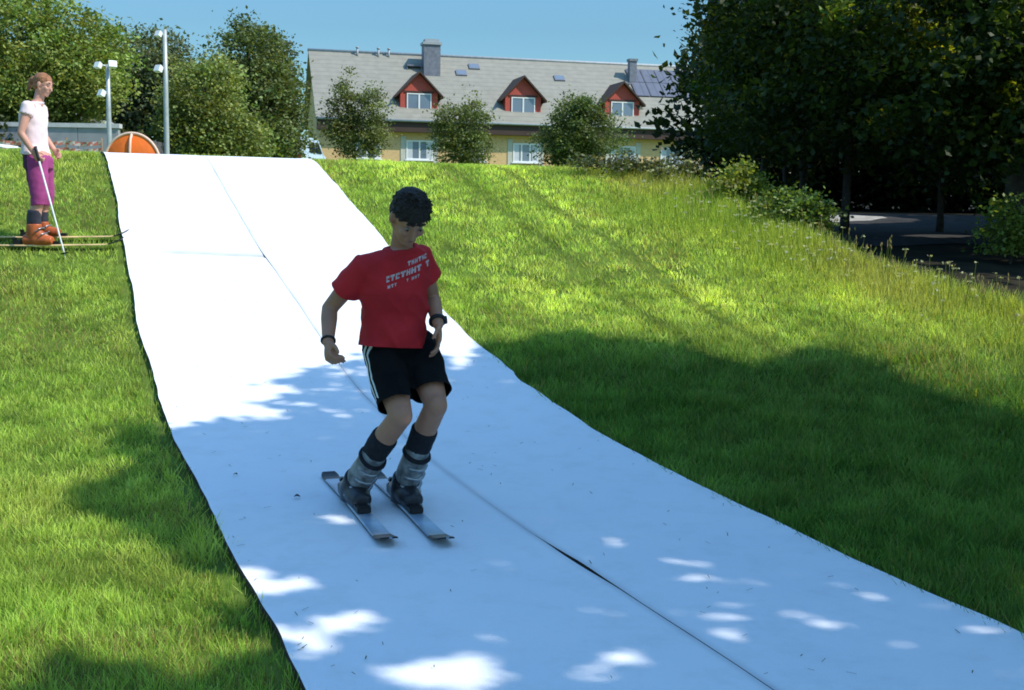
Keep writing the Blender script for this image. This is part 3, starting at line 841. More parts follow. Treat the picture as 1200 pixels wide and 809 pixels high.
# background trees on the left
FAR = leaf_mat('far_leaf', (1, 1, 1), .3, .55, .25, 1.4)
HG_ = 'small trees in front of the house'
LG = 'trees behind the top of the slope on the left'
def bgtree(name, label, x, y, blobs, clumps, per, col, seed, tr=.25, leaf=.2, spread=.42, shell=.6, group=LG, yellow=.35, cspread=.4, z=None):
    base = (x, y, gzf(x, y) if z is None else z)
    tree(name, label, 'tree', base, blobs, int(clumps * 1.3), int(per * 2.6), spread, leaf * .62, tuple(c_ * m_ for c_, m_ in zip(col, (2.3, 2.15, 2.3))), FAR, seed, tr, group, None, yellow=yellow, shell=shell, cspread=cspread, rough=.5 if group == HG_ else .36)
bgtree('linden_tree', 'broad rounded bright green tree at the left edge behind the woman', -19.4, 46.4, [(-18.9, 46.4, 6.7, 3.6, 2.6, 2.6), (-21.0, 46, 5.4, 2.8, 2.4, 2.1), (-17.1, 46.4, 6.0, 2.0, 1.8, 1.6)], 620, 34, (.085, .135, .03), 400, .22, .26, .36, .7, z=3.86)
bgtree('deciduous_tree', 'dark tree between the rounded tree and the tall floodlight post', -18.3, 60, [(-18.6, 60, 7.4, 2.6, 2.4, 2.3), (-17.2, 59, 6.2, 1.5, 2, 2.2), (-20.0, 60, 5.6, 2, 2, 2)], 330, 24, (.045, .07, .03), 410, .25, .34, .5)
bgtree('deciduous_tree', 'tallest dark green tree left of the house', -12.6, 58, [(-12.7, 58, 7.9, 1.5, 1.7, 1.9), (-11.9, 58, 6.0, 1.4, 1.7, 2.3), (-14.2, 58, 6.6, 1.6, 1.6, 1.6), (-12.6, 58, 4.6, 2.1, 1.8, 1.6)], 420, 26, (.05, .08, .025), 420, .25, .3, .42)
bgtree('deciduous_tree', 'lighter green bushy tree in front of the tallest dark one', -13.4, 52, [(-13.4, 52, 5.5, 1.5, 1.6, 1.9), (-14.0, 52, 4.2, 1.4, 1.4, 1.2), (-12.2, 52, 3.9, 1.7, 1.4, 1.1)], 360, 26, (.075, .115, .03), 430, .18, .26, .34)
bgtree('deciduous_tree', 'narrow dark tree against the left gable of the house', -13.0, 66, [(-12.8, 66, 7.6, .75, 1.0, 2.5), (-13.2, 66, 5.8, .9, 1.0, 1.5)], 170, 22, (.03, .045, .02), 440, .18, .32, .36)
for i, (x, y, w, lab) in enumerate([(-15.8, 63, 2.2, 'dark hedge bush left of the tall floodlight post'), (-23.5, 60, 3.0, 'dark hedge bush behind the woman at the left edge'), (-19.6, 56, 2.6, 'dark hedge bush behind the silver-grey hatchback'), (-18.4, 39.7, 1.7, 'dark hedge bush behind the white car at the left edge')]):
    base = gb(x, y)
    tree('hedge_bush', lab, 'bush', base, [(x, y, base[2] + .9, w, 1.0, 1.3)], 180, 34, .3, .2, (.06, .09, .03), FAR, 450 + i * 5, .08, 'bushes at the top of the hill', None, limbs=2)
HG_ = 'small trees in front of the house'
bgtree('garden_tree', 'small two-headed tree in front of the house beside the left dormer', -8.2, 62, [(-8.75, 62, 6.15, .72, .8, 1.6), (-7.35, 62, 6.05, .7, .8, 1.6), (-8.0, 62, 4.7, 1.4, 1.1, .9)], 170, 22, (.06, .088, .03), 470, .08, .22, .25, group=HG_)
bgtree('garden_tree', 'small loose tree with a visible stem between the left and middle dormers', -2.75, 62, [(-3.1, 62, 5.3, 1.1, 1.0, 1.3), (-2.1, 62, 5.6, .75, .7, 1.3), (-2.6, 62, 4.4, 1.3, 1.0, .9)], 150, 22, (.055, .085, .025), 480, .07, .22, .27, group=HG_, shell=.7)
bgtree('garden_tree', 'dense round dark tree in front of the house between the middle and right dormers', 3.2, 61, [(3.3, 61, 5.2, 1.75, 1.5, 1.5), (2.7, 61, 4.4, 1.3, 1.2, 1.2), (3.4, 61, 6.2, .9, .9, .8)], 270, 26, (.045, .075, .022), 490, .1, .22, .26, group=HG_)

# ------------------------------------------------------------------ house
def planks(name, col, vertical=True, period=.14, contrast=.25, rough=.75):
    m, nt, b, out = new_mat(name)
    tc = nt.nodes.new('ShaderNodeTexCoord')
    sp = nt.nodes.new('ShaderNodeSeparateXYZ'); nt.links.new(tc.outputs['Object'], sp.inputs[0])
    mod = nt.nodes.new('ShaderNodeMath'); mod.operation = 'PINGPONG'; mod.inputs[1].default_value = period / 2
    nt.links.new(sp.outputs['X' if vertical else 'Z'], mod.inputs[0])
    mr = nt.nodes.new('ShaderNodeMapRange'); mr.inputs['From Min'].default_value = 0; mr.inputs['From Max'].default_value = period * .12
    mr.inputs['To Min'].default_value = 1 - contrast; mr.inputs['To Max'].default_value = 1
    nt.links.new(mod.outputs[0], mr.inputs['Value'])
    n = nt.nodes.new('ShaderNodeTexNoise'); n.inputs['Scale'].default_value = 2.2; n.inputs['Detail'].default_value = 6
    nt.links.new(tc.outputs['Object'], n.inputs['Vector'])
    m2 = nt.nodes.new('ShaderNodeMapRange'); m2.inputs['To Min'].default_value = .75; m2.inputs['To Max'].default_value = 1.25
    nt.links.new(n.outputs['Fac'], m2.inputs['Value'])
    mu = nt.nodes.new('ShaderNodeMath'); mu.operation = 'MULTIPLY'
    nt.links.new(mr.outputs[0], mu.inputs[0]); nt.links.new(m2.outputs[0], mu.inputs[1])
    vm = nt.nodes.new('ShaderNodeVectorMath'); vm.operation = 'SCALE'; vm.inputs[0].default_value = col
    nt.links.new(mu.outputs[0], vm.inputs['Scale'])
    nt.links.new(vm.outputs[0], b.inputs['Base Color'])
    b.inputs['Roughness'].default_value = rough
    return m
m, nt, b, out = new_mat('yellow_brick')
tc = nt.nodes.new('ShaderNodeTexCoord')
mp = nt.nodes.new('ShaderNodeMapping'); mp.inputs['Rotation'].default_value = (R(90), 0, 0)
nt.links.new(tc.outputs['Object'], mp.inputs['Vector'])
bk = nt.nodes.new('ShaderNodeTexBrick'); bk.inputs['Scale'].default_value = 4
bk.inputs['Color1'].default_value = (.72, .46, .20, 1); bk.inputs['Color2'].default_value = (.62, .38, .16, 1); bk.inputs['Mortar'].default_value = (.58, .47, .3, 1)
bk.inputs['Mortar Size'].default_value = .018
nt.links.new(mp.outputs[0], bk.inputs['Vector']); nt.links.new(bk.outputs['Color'], b.inputs['Base Color']); b.inputs['Roughness'].default_value = .9
BRICK = m
ROOF = planks('grey_roof_tiles', (.25, .24, .195), False, .3, .22)
DARKWOOD = planks('dark_brown_boards', (.055, .028, .02), True, .16, .3)
REDWOOD = planks('red_boards', (.46, .075, .05), True, .15, .3)
WHITEW = mat('white_window_frame', (.76, .76, .74), .5, .05, 4)
PANE = glass_mat('window_pane', (.16, .20, .26), .05)
CURT = mat('curtain', (.55, .56, .58), .9, .1, 6)
PLINTH = mat('pale_plinth', (.52, .49, .42), .9, .1, 3, .2, 20)
SLATE = mat('chimney_cladding', (.17, .18, .21), .6, .2, 5, .2, 20)
LIGHTCAP = mat('chimney_cap', (.34, .36, .37), .6, .1, 5)
SOLAR = planks('solar_cells', (.13, .135, .165), True, .5, .35, .35)

hs = empty('house', (-12.36, 75, 0), R(14))
tag(hs, 'long yellow brick house with grey roof and three red dormers on the hilltop', 'house')
L_ = 34.0
EZ, RZ, DEP = 6.75, 11.45, 5.8
bm = bmesh.new()
vs = {}
def wall_prism(bm):
    x0, x1, d0, d1 = .35, L_ - .35, .6, 11.0
    sl = (RZ - EZ) / DEP
    zt = EZ + .6 * sl - .1
    prof = [(d0, 2.6), (d0, zt), (DEP, RZ - .1), (d1, zt), (d1, 2.6)]
    a = [bm.verts.new((x0, d, z)) for d, z in prof]; c = [bm.verts.new((x1, d, z)) for d, z in prof]
    bm.faces.new(a); bm.faces.new(c[::-1])
    for i in range(5):
        bm.faces.new((a[i], a[(i + 1) % 5], c[(i + 1) % 5], c[i]))
wall_prism(bm)
from_bm('wall', bm, BRICK, hs)
bm = bmesh.new(); box(bm, .33, L_ - .33, .54, .597, 2.5, 4.02); from_bm('plinth', bm, PLINTH, hs)
bm = bmesh.new(); box(bm, .1, L_ - .1, .06, .592, 5.98, 6.62); from_bm('eaves_board', bm, DARKWOOD, hs)
# roof: two slabs
bm = bmesh.new()
th_ = .16
prof = [(0, EZ), (DEP, RZ), (2 * DEP, EZ), (2 * DEP, EZ - th_), (DEP, RZ - th_), (0, EZ - th_)]
a = [bm.verts.new((0, d, z)) for d, z in prof]; c = [bm.verts.new((L_, d, z)) for d, z in prof]
for quad in ((0, 1, 4, 5), (1, 2, 3, 4)):
    bm.faces.new([a[i] for i in quad]); bm.faces.new([c[i] for i in quad][::-1])
for i in range(6):
    bm.faces.new((a[i], a[(i + 1) % 6], c[(i + 1) % 6], c[i]))
roof = from_bm('roof', bm, ROOF, hs)
bm = bmesh.new(); tube(bm, [(0, 0, 0), (L_, 0, 0)], [.07, .07], 8)
gt = from_bm('gutter', bm, LIGHTCAP, hs, True); gt.location = (0, -.06, EZ - .08)
bm = bmesh.new(); tube(bm, [(-.05, 0, 0), (L_, 0, 0)], [.11, .11], 8)
rd = from_bm('ridge_cap', bm, LIGHTCAP, roof, True); rd.location = (0, DEP, RZ + .02)
def window(parent, t0, t1, z0, z1, d, mull=1, curtain=True, name='window'):
    """frame proud of the wall at depth d, pane set back, casement bars"""
    bm = bmesh.new()
    f = .09
    for (a0, a1, b0, b1) in ((t0, t1, z0, z0 + f), (t0, t1, z1 - f, z1), (t0, t0 + f, z0 + f, z1 - f), (t1 - f, t1, z0 + f, z1 - f)):
        box(bm, a0, a1, d - .06, d + .0, b0, b1)
    for k in range(mull):
        xm = t0 + (t1 - t0) * (k + 1) / (mull + 1)
        box(bm, xm - .05, xm + .05, d - .055, d - .005, z0 + f, z1 - f)
    w = from_bm(name, bm, WHITEW, parent)
    bm = bmesh.new(); box(bm, t0 + .02, t1 - .02, d - .03, d - .022, z0 + .02, z1 - .02); from_bm('pane', bm, PANE, w)
    bm = bmesh.new(); box(bm, t0 - .1, t1 + .1, d - .16, d - .003, z0 - .07, z0 - .003); from_bm('sill', bm, WHITEW, w)
    if curtain:
        n = 7
        for side in (0, 1):
            bm = bmesh.new()
            prev = None
            for k in range(n):
                x = (t0 + f + k * .055) if side == 0 else (t1 - f - k * .055)
                y = d - .036 + .004 * (k % 2)
                p = (bm.verts.new((x, y, z0 + f)), bm.verts.new((x, y, z1 - f)))
                if prev: bm.faces.new((prev[0], p[0], p[1], prev[1]))
                prev = p
            from_bm('curtain', bm, CURT, w)
    return w
for tcx in (3.25, 6.6, 10.1, 13.6, 17.0, 20.3, 23.8):
    w_ = .86
    window(hs, tcx - w_, tcx + w_, 4.27, 5.5, .595, 1 if tcx != 13.6 else 2)
# window surrounds in pale plaster: piers beside the openings
for tcx in (6.6, 13.6, 20.3):
    for s in (-1, 1):
        bm = bmesh.new(); x = tcx + s * 1.05; box(bm, x - .16, x + .16, .56, .596, 4.03, 5.75); from_bm('plaster_surround', bm, PLINTH, hs)
sl = (RZ - EZ) / DEP
def dormer(cx, hw, z0, ze, za, d0):
    dm = None
    bm = bmesh.new()
    ezd = (ze - EZ) / sl + .3
    azd = (za - EZ) / sl + .1
    a = [bm.verts.new(p) for p in ((cx - hw, d0, z0), (cx + hw, d0, z0), (cx + hw, d0, ze), (cx, d0, za), (cx - hw, d0, ze))]
    c = [bm.verts.new(p) for p in ((cx - hw, ezd, z0), (cx + hw, ezd, z0), (cx + hw, ezd, ze), (cx, azd, za), (cx - hw, ezd, ze))]
    bm.faces.new(a)
    for i in range(5):
        bm.faces.new((a[i], c[i], c[(i + 1) % 5], a[(i + 1) % 5]))
    dm = from_bm('dormer', bm, REDWOOD, hs)
    # overhanging gable roof
    bm = bmesh.new()
    k = (za - ze) / hw
    o = .34; t = .13; fr = d0 - .32
    for s in (-1, 1):
        xo = cx + s * (hw + o); zo = ze - k * o
        back_e = (zo - EZ) / sl + .5; back_a = (za + .12 - EZ) / sl + .1
        p = [(cx, fr, za + .03), (xo, fr, zo + .03), (xo, back_e, zo + .03), (cx, back_a, za + .03)]
        top = [bm.verts.new((x, y, z + t)) for x, y, z in p]; bot = [bm.verts.new(q) for q in p]
        bm.faces.new(top); bm.faces.new(bot[::-1])
        for i in range(4):
            bm.faces.new((top[i], top[(i + 1) % 4], bot[(i + 1) % 4], bot[i]))
    from_bm('dormer_roof', bm, DARKWOOD, dm)
    # white trimmed window on the face
    t0, t1, w0, w1 = cx - hw * .66, cx + hw * .66, z0 + .22, ze - .02
    bm = bmesh.new(); f = .07
    for (a0, a1, b0, b1) in ((t0, t1, w0, w0 + f), (t0, t1, w1 - f, w1), (t0, t0 + f, w0 + f, w1 - f), (t1 - f, t1, w0 + f, w1 - f), (cx - .05, cx + .05, w0 + f, w1 - f)):
        box(bm, a0, a1, d0 - .06, d0 - .002, b0, b1)
    box(bm, t0 + .02, t1 - .02, d0 - .03, d0 - .02, w0 + .02, w1 - .02)
    me_faces = bm.faces[:]
    for fc in me_faces[-6:]: fc.material_index = 1
    from_bm('dormer_window', bm, [WHITEW, PANE], dm)
    # dark header over the window
    bm = bmesh.new(); box(bm, cx - hw * .8, cx + hw * .8, d0 - .05, d0 - .003, ze + .02, ze + .12); from_bm('header_board', bm, DARKWOOD, dm)
dormer(6.62, 1.2, 7.2, 8.5, 9.72, 1.0)
dormer(13.48, 1.2, 7.2, 8.5, 9.72, 1.0)
dormer(20.3, 1.2, 7.15, 8.45, 9.62, 1.0)
bm = bmesh.new(); box(bm, 7.42, 8.52, 3.9, 4.9, 8.5, 11.95)
ch = from_bm('chimney', bm, SLATE, roof)
bm = bmesh.new(); box(bm, 7.34, 8.60, 3.82, 4.98, 11.95, 12.12); box(bm, 7.5, 8.44, 3.98, 4.82, 12.12, 12.32); from_bm('chimney_cap', bm, LIGHTCAP, ch)
bm = bmesh.new(); box(bm, 21.82, 22.32, 4.0, 4.5, 8.6, 11.5)
ch = from_bm('chimney', bm, SLATE, roof)
bm = bmesh.new(); box(bm, 21.76, 22.38, 3.94, 4.56, 11.5, 11.66); from_bm('chimney_cap', bm, SLATE, ch)
for (x0, x1, d) in ((6.35, 7.3, 4.75), (21.0, 21.75, 3.9)):
    bm = bmesh.new(); z = EZ + d * sl
    box(bm, x0, x1, d - .45, d - .02, z - .05, z + .06); box(bm, x0, x0 + .05, d - .4, d, z - .35, z + .03)
    from_bm('roof_platform', bm, SLATE, roof)
for (x, d) in ((10.0, 4.25), (16.8, 4.15), (11.0, 4.9)):
    bm = bmesh.new()
    M = Matrix.Translation((x, d, EZ + d * sl)) @ Matrix.Rotation(math.atan(sl), 4, 'X')
    box(bm, -.36, .36, -.3, .3, .0, .09, M)
    f0 = len(bm.faces)
    box(bm, -.29, .29, -.23, .23, .092, .1, M)
    for fc in bm.faces[:][f0:]: fc.material_index = 1
    from_bm('skylight', bm, [SLATE, PANE], roof)
bm = bmesh.new()
M = Matrix.Translation((24.5, 4.0, EZ + 4.0 * sl)) @ Matrix.Rotation(math.atan(sl), 4, 'X')
bm.free()
for i in range(5):
    for j in range(2):
        bm = bmesh.new()
        box(bm, -2.6 + i * 1.05, -2.6 + i * 1.05 + 1.0, -1.6 + j * 1.65, -1.6 + j * 1.65 + 1.6, .06, .1, M)
        from_bm('solar_panel', bm, SOLAR, roof)
for x in (3.2, 4.6, 5.3):
    bm = bmesh.new(); tube(bm, [(x, 5.5, RZ - .4), (x, 5.5, RZ + .25)], [.07, .07], 8); tube(bm, [(x, 5.5, RZ + .25), (x, 5.5, RZ + .33)], [.12, .1], 8)
    from_bm('vent_pipe', bm, LIGHTCAP, roof, True)

# ------------------------------------------------------------------ figures
V = Vector
class Blob:
    """overlapping tapered shapes that are fused into one continuous skin"""
    def __init__(s): s.bm = bmesh.new()
    def cap(s, p0, p1, r0, r1, seg=14, rings=5):
        p0, p1 = V(p0), V(p1)
        t = (p1 - p0).normalized(); a = t.orthogonal().normalized(); b = t.cross(a)
        R_ = []
        prof = [(-math.cos(math.pi / 2 * k / rings) * r0, math.sin(math.pi / 2 * k / rings) * r0, p0) for k in range(1, rings + 1)]
        prof += [(math.sin(math.pi / 2 * k / rings) * r1, math.cos(math.pi / 2 * k / rings) * r1, p1) for k in range(0, rings)]
        for h, r, c in prof:
            R_.append([s.bm.verts.new(c + t * h + (a * math.cos(2 * math.pi * j / seg) + b * math.sin(2 * math.pi * j / seg)) * r) for j in range(seg)])
        for A, B in zip(R_, R_[1:]):
            for j in range(seg): s.bm.faces.new((A[j], A[(j + 1) % seg], B[(j + 1) % seg], B[j]))
        e0 = s.bm.verts.new(p0 - t * r0); e1 = s.bm.verts.new(p1 + t * r1)
        for j in range(seg):
            s.bm.faces.new((e0, R_[0][(j + 1) % seg], R_[0][j])); s.bm.faces.new((e1, R_[-1][j], R_[-1][(j + 1) % seg]))
    def chain(s, pts, rad):
        for i in range(len(pts) - 1): s.cap(pts[i], pts[i + 1], rad[i], rad[i + 1])
    def ell(s, c, ax, ay, az, seg=18, rings=12):
        """ellipsoid from three half-axis vectors"""
        c, ax, ay, az = V(c), V(ax), V(ay), V(az)
        R_ = []
        for i in range(1, rings):
            th = math.pi * i / rings
            R_.append([s.bm.verts.new(c + az * math.cos(th) + (ax * math.cos(2 * math.pi * j / seg) + ay * math.sin(2 * math.pi * j / seg)) * math.sin(th)) for j in range(seg)])
        for A, B in zip(R_, R_[1:]):
            for j in range(seg): s.bm.faces.new((A[j], B[j], B[(j + 1) % seg], A[(j + 1) % seg]))
        e0 = s.bm.verts.new(c + az); e1 = s.bm.verts.new(c - az)
        for j in range(seg):
            s.bm.faces.new((e0, R_[0][j], R_[0][(j + 1) % seg])); s.bm.faces.new((e1, R_[-1][(j + 1) % seg], R_[-1][j]))
    def loft(s, secs, seg=22):
        """closed tube through elliptical sections (centre, half-axis a, half-axis b)"""
        R_ = [[s.bm.verts.new(V(c) + V(a) * math.cos(2 * math.pi * j / seg) + V(b) * math.sin(2 * math.pi * j / seg)) for j in range(seg)] for c, a, b in secs]
        for A, B in zip(R_, R_[1:]):
            for j in range(seg): s.bm.faces.new((A[j], A[(j + 1) % seg], B[(j + 1) % seg], B[j]))
        s.bm.faces.new(R_[0][::-1]); s.bm.faces.new(R_[-1])
    def build(s, name, m, parent, voxel=.008, smooth=4, disp=None):
        bmesh.ops.recalc_face_normals(s.bm, faces=s.bm.faces)
        me = bpy.data.meshes.new(name + '_raw'); s.bm.to_mesh(me); s.bm.free()
        o = bpy.data.objects.new(name, me); C.objects.link(o)
        md = o.modifiers.new('r', 'REMESH'); md.mode = 'VOXEL'; md.voxel_size = voxel
        if smooth:
            md = o.modifiers.new('s', 'SMOOTH'); md.factor = .5; md.iterations = smooth
        dg = bpy.context.evaluated_depsgraph_get()
        new = bpy.data.meshes.new_from_object(o.evaluated_get(dg))
        o.modifiers.clear(); o.data = new; bpy.data.meshes.remove(me)
        new.name = name
        if disp:
            amp, sc, sd = disp
            no = [v.normal.copy() for v in new.vertices]
            for v, n_ in zip(new.vertices, no):
                q = v.co * sc + V((sd, sd * 2, 0))
                v.co += n_ * amp * (noise.noise(q) + .5 * noise.noise(q * 2.3))
            new.update()
        new.materials.clear(); new.materials.append(m)
        new.polygons.foreach_set('use_smooth', [True] * len(new.polygons))
        if parent is not None: o.parent = parent
        return o

def hand(B, w, d, n, side, curl=.7, s=1.0):
    """palm with four unequal bent fingers and a thumb; w wrist, d pointing direction, n palm normal"""
    w, d = V(w), V(d).normalized()
    n = (V(n) - d * V(n).dot(d)).normalized()
    l = d.cross(n) * side
    B.ell(w + d * .045 * s, l * .040 * s, n * .017 * s, d * .055 * s)
    if curl > 1.1: B.ell(w + d * .062 * s + n * .026 * s, l * .034 * s, n * .022 * s, d * .030 * s)
    lens = [.92, 1.05, 1.0, .8]
    for i in range(4):
        p = w + d * (.083 - .004 * abs(i - 1)) * s + l * (.029 - .0195 * i) * s
        dd = d.copy()
        for sg, (ln, r0, r1) in enumerate(((.042, .0098, .0092), (.028, .0092, .0084), (.021, .0084, .007))):
            ang = curl * ((.55 if curl < 1.1 else .8) if sg == 0 else 1.0)
            dd = (dd * math.cos(ang) + (n * d.dot(d) if sg == 0 else nn) * math.sin(ang)).normalized()
            nn = (n - dd * n.dot(dd)); nn = nn.normalized() if nn.length > .05 else -d
            if sg > 0 and dd.dot(n) > .9: nn = -d
            q = p + dd * ln * lens[i] * s
            B.cap(p, q, r0 * s, r1 * s, 8, 3); p = q
    p = w + d * .02 * s + l * .030 * s
    t1 = (d * .75 + l * .6 + n * .45).normalized(); t2 = (d * .9 + l * -.05 + n * .5).normalized()
    q = p + t1 * .045 * s; B.cap(p, q, .0135 * s, .011 * s, 8, 3)
    r = q + t2 * .03 * s; B.cap(q, r, .011 * s, .0085 * s, 8, 3)

def head(B, c, f, up, s=1.0):
    c, f, up = V(c), V(f).normalized(), V(up).normalized()
    l = up.cross(f).normalized(); up = f.cross(l).normalized()
    B.ell(c + up * .03 * s - f * .012 * s, l * .076 * s, f * .094 * s, up * .086 * s)
    B.ell(c - up * .03 * s + f * .022 * s, l * .060 * s, f * .066 * s, up * .080 * s)
    B.ell(c - up * .090 * s + f * .062 * s, l * .030 * s, f * .024 * s, up * .020 * s)
    for k in (-1, 1): B.cap(c - up * .045 * s + l * k * .056 * s - f * .01 * s, c - up * .088 * s + l * k * .022 * s + f * .052 * s, .018 * s, .018 * s, 10, 3)
    B.cap(c + up * .012 * s + f * .084 * s, c - up * .028 * s + f * .106 * s, .010 * s, .014 * s, 10, 3)
    for k in (-1, 1):
        B.ell(c - up * .004 * s + l * k * .080 * s - f * .008 * s, l * .012 * s, f * .020 * s, up * .033 * s)
        B.cap(c + up * .030 * s + f * .080 * s + l * k * .012 * s, c + up * .032 * s + f * .070 * s + l * k * .045 * s, .010 * s, .008 * s, 8, 3)
        B.ell(c - up * .02 * s + f * .066 * s + l * k * .038 * s, l * .02 * s, f * .02 * s, up * .022 * s)
    for z_ in (-.053, -.064):
        B.cap(c + up * z_ * s + f * .083 * s - l * .017 * s, c + up * z_ * s + f * .083 * s + l * .017 * s, .008 * s, .008 * s, 8, 3)
    return l, up

def eyes(parent, c, f, l, up, white, dark, s=1.0):
    for k in (-1, 1):
        bm = bmesh.new()
        bmesh.ops.create_icosphere(bm, subdivisions=2, radius=.0098 * s, matrix=Matrix.Translation(V(c) + up * .010 * s + f * .0735 * s + l * k * .031 * s))
        e = from_bm('eye', bm, white, parent, True)
        bm = bmesh.new()
        bmesh.ops.create_icosphere(bm, subdivisions=1, radius=.0074 * s, matrix=Matrix.Translation(V(c) + up * .008 * s + f * .0795 * s + l * k * .031 * s))
        from_bm('iris', bm, dark, e, True)
        bm = bmesh.new()
        p0 = V(c) + up * .040 * s + f * .086 * s + l * k * .014 * s; p1 = V(c) + up * .044 * s + f * .079 * s + l * k * .046 * s
        tube(bm, [p0, p0.lerp(p1, .5) + up * .004 * s, p1], [.005 * s, .005 * s, .003 * s], 6)
        from_bm('eyebrow', bm, dark, parent, True)
    bm = bmesh.new()
    m0 = V(c) - up * .0585 * s + f * .091 * s
    tube(bm, [m0 - l * .02 * s - f * .006 * s, m0, m0 + l * .02 * s - f * .006 * s], [.003 * s, .004 * s, .003 * s], 6)
    return from_bm('mouth', bm, LIPS, parent, True)

SKIN = mat('skin', (.43, .20, .12), .55, .1, 12, .05, 60, sub=.08)
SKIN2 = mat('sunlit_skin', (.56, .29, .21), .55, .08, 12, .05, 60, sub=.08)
LIPS = mat('lips', (.30, .10, .08), .5, .1, 20)
EYEW = mat('eye_white', (.24, .21, .19), .3, .02, 5)
HAIR = mat('dark_hair', (.024, .016, .011), .55, .4, 40, .8, 120)
HAIR2 = mat('brown_hair', (.34, .15, .07), .5, .35, 40, .8, 120)
TEE = mat('red_jersey', (.52, .016, .022), .8, .15, 9, .15, 90)
PRINT = mat('white_print', (.58, .44, .45), .8, .25, 60)
SHORTB = mat('black_polyester', (.007, .007, .007), .85, .3, 12, .1, 60, spec=.1)
STRIPE = mat('white_stripe', (.75, .76, .74), .6, .05, 20)
SOCK = mat('black_sock', (.014, .014, .018), .95, .3, 40, .4, 120)
BOOTD = mat('black_boot_shell', (.022, .022, .026), .35, .35, 14)
BOOTG = mat('grey_boot_cuff', (.17, .175, .175), .42, .7, 26)
METAL = mat('buckle_metal', (.34, .35, .36), .3, .15, 30, metal=.7)
BLACKP = mat('black_plastic', (.012, .012, .014), .4, .3, 20)

FW = V((.386, -.923, 0)).normalized()
RT = V((-.923, -.386, 0)).normalized()
UP = V((0, 0, 1))

def trim(o, co, no, centre=None, radius=9):
    """cut a garment open along a plane; removes the side the normal points to"""
    bm = bmesh.new(); bm.from_mesh(o.data)
    co, no = V(co), V(no).normalized()
    fs = [f for f in bm.faces if centre is None or (f.calc_center_median() - V(centre)).length < radius]
    es = {e for f in fs for e in f.edges}; vs_ = {v for f in fs for v in f.verts}
    bmesh.ops.bisect_plane(bm, geom=list(fs) + list(es) + list(vs_), plane_co=co, plane_no=no, clear_outer=True)
    bm.to_mesh(o.data); bm.free()
    o.data.polygons.foreach_set('use_smooth', [True] * len(o.data.polygons))

def project_patch(obj_bvh, o, d, off):
    h = obj_bvh.ray_cast(o, d, 2.0)
    if h[0] is None: return None
    return h[0] - d * off

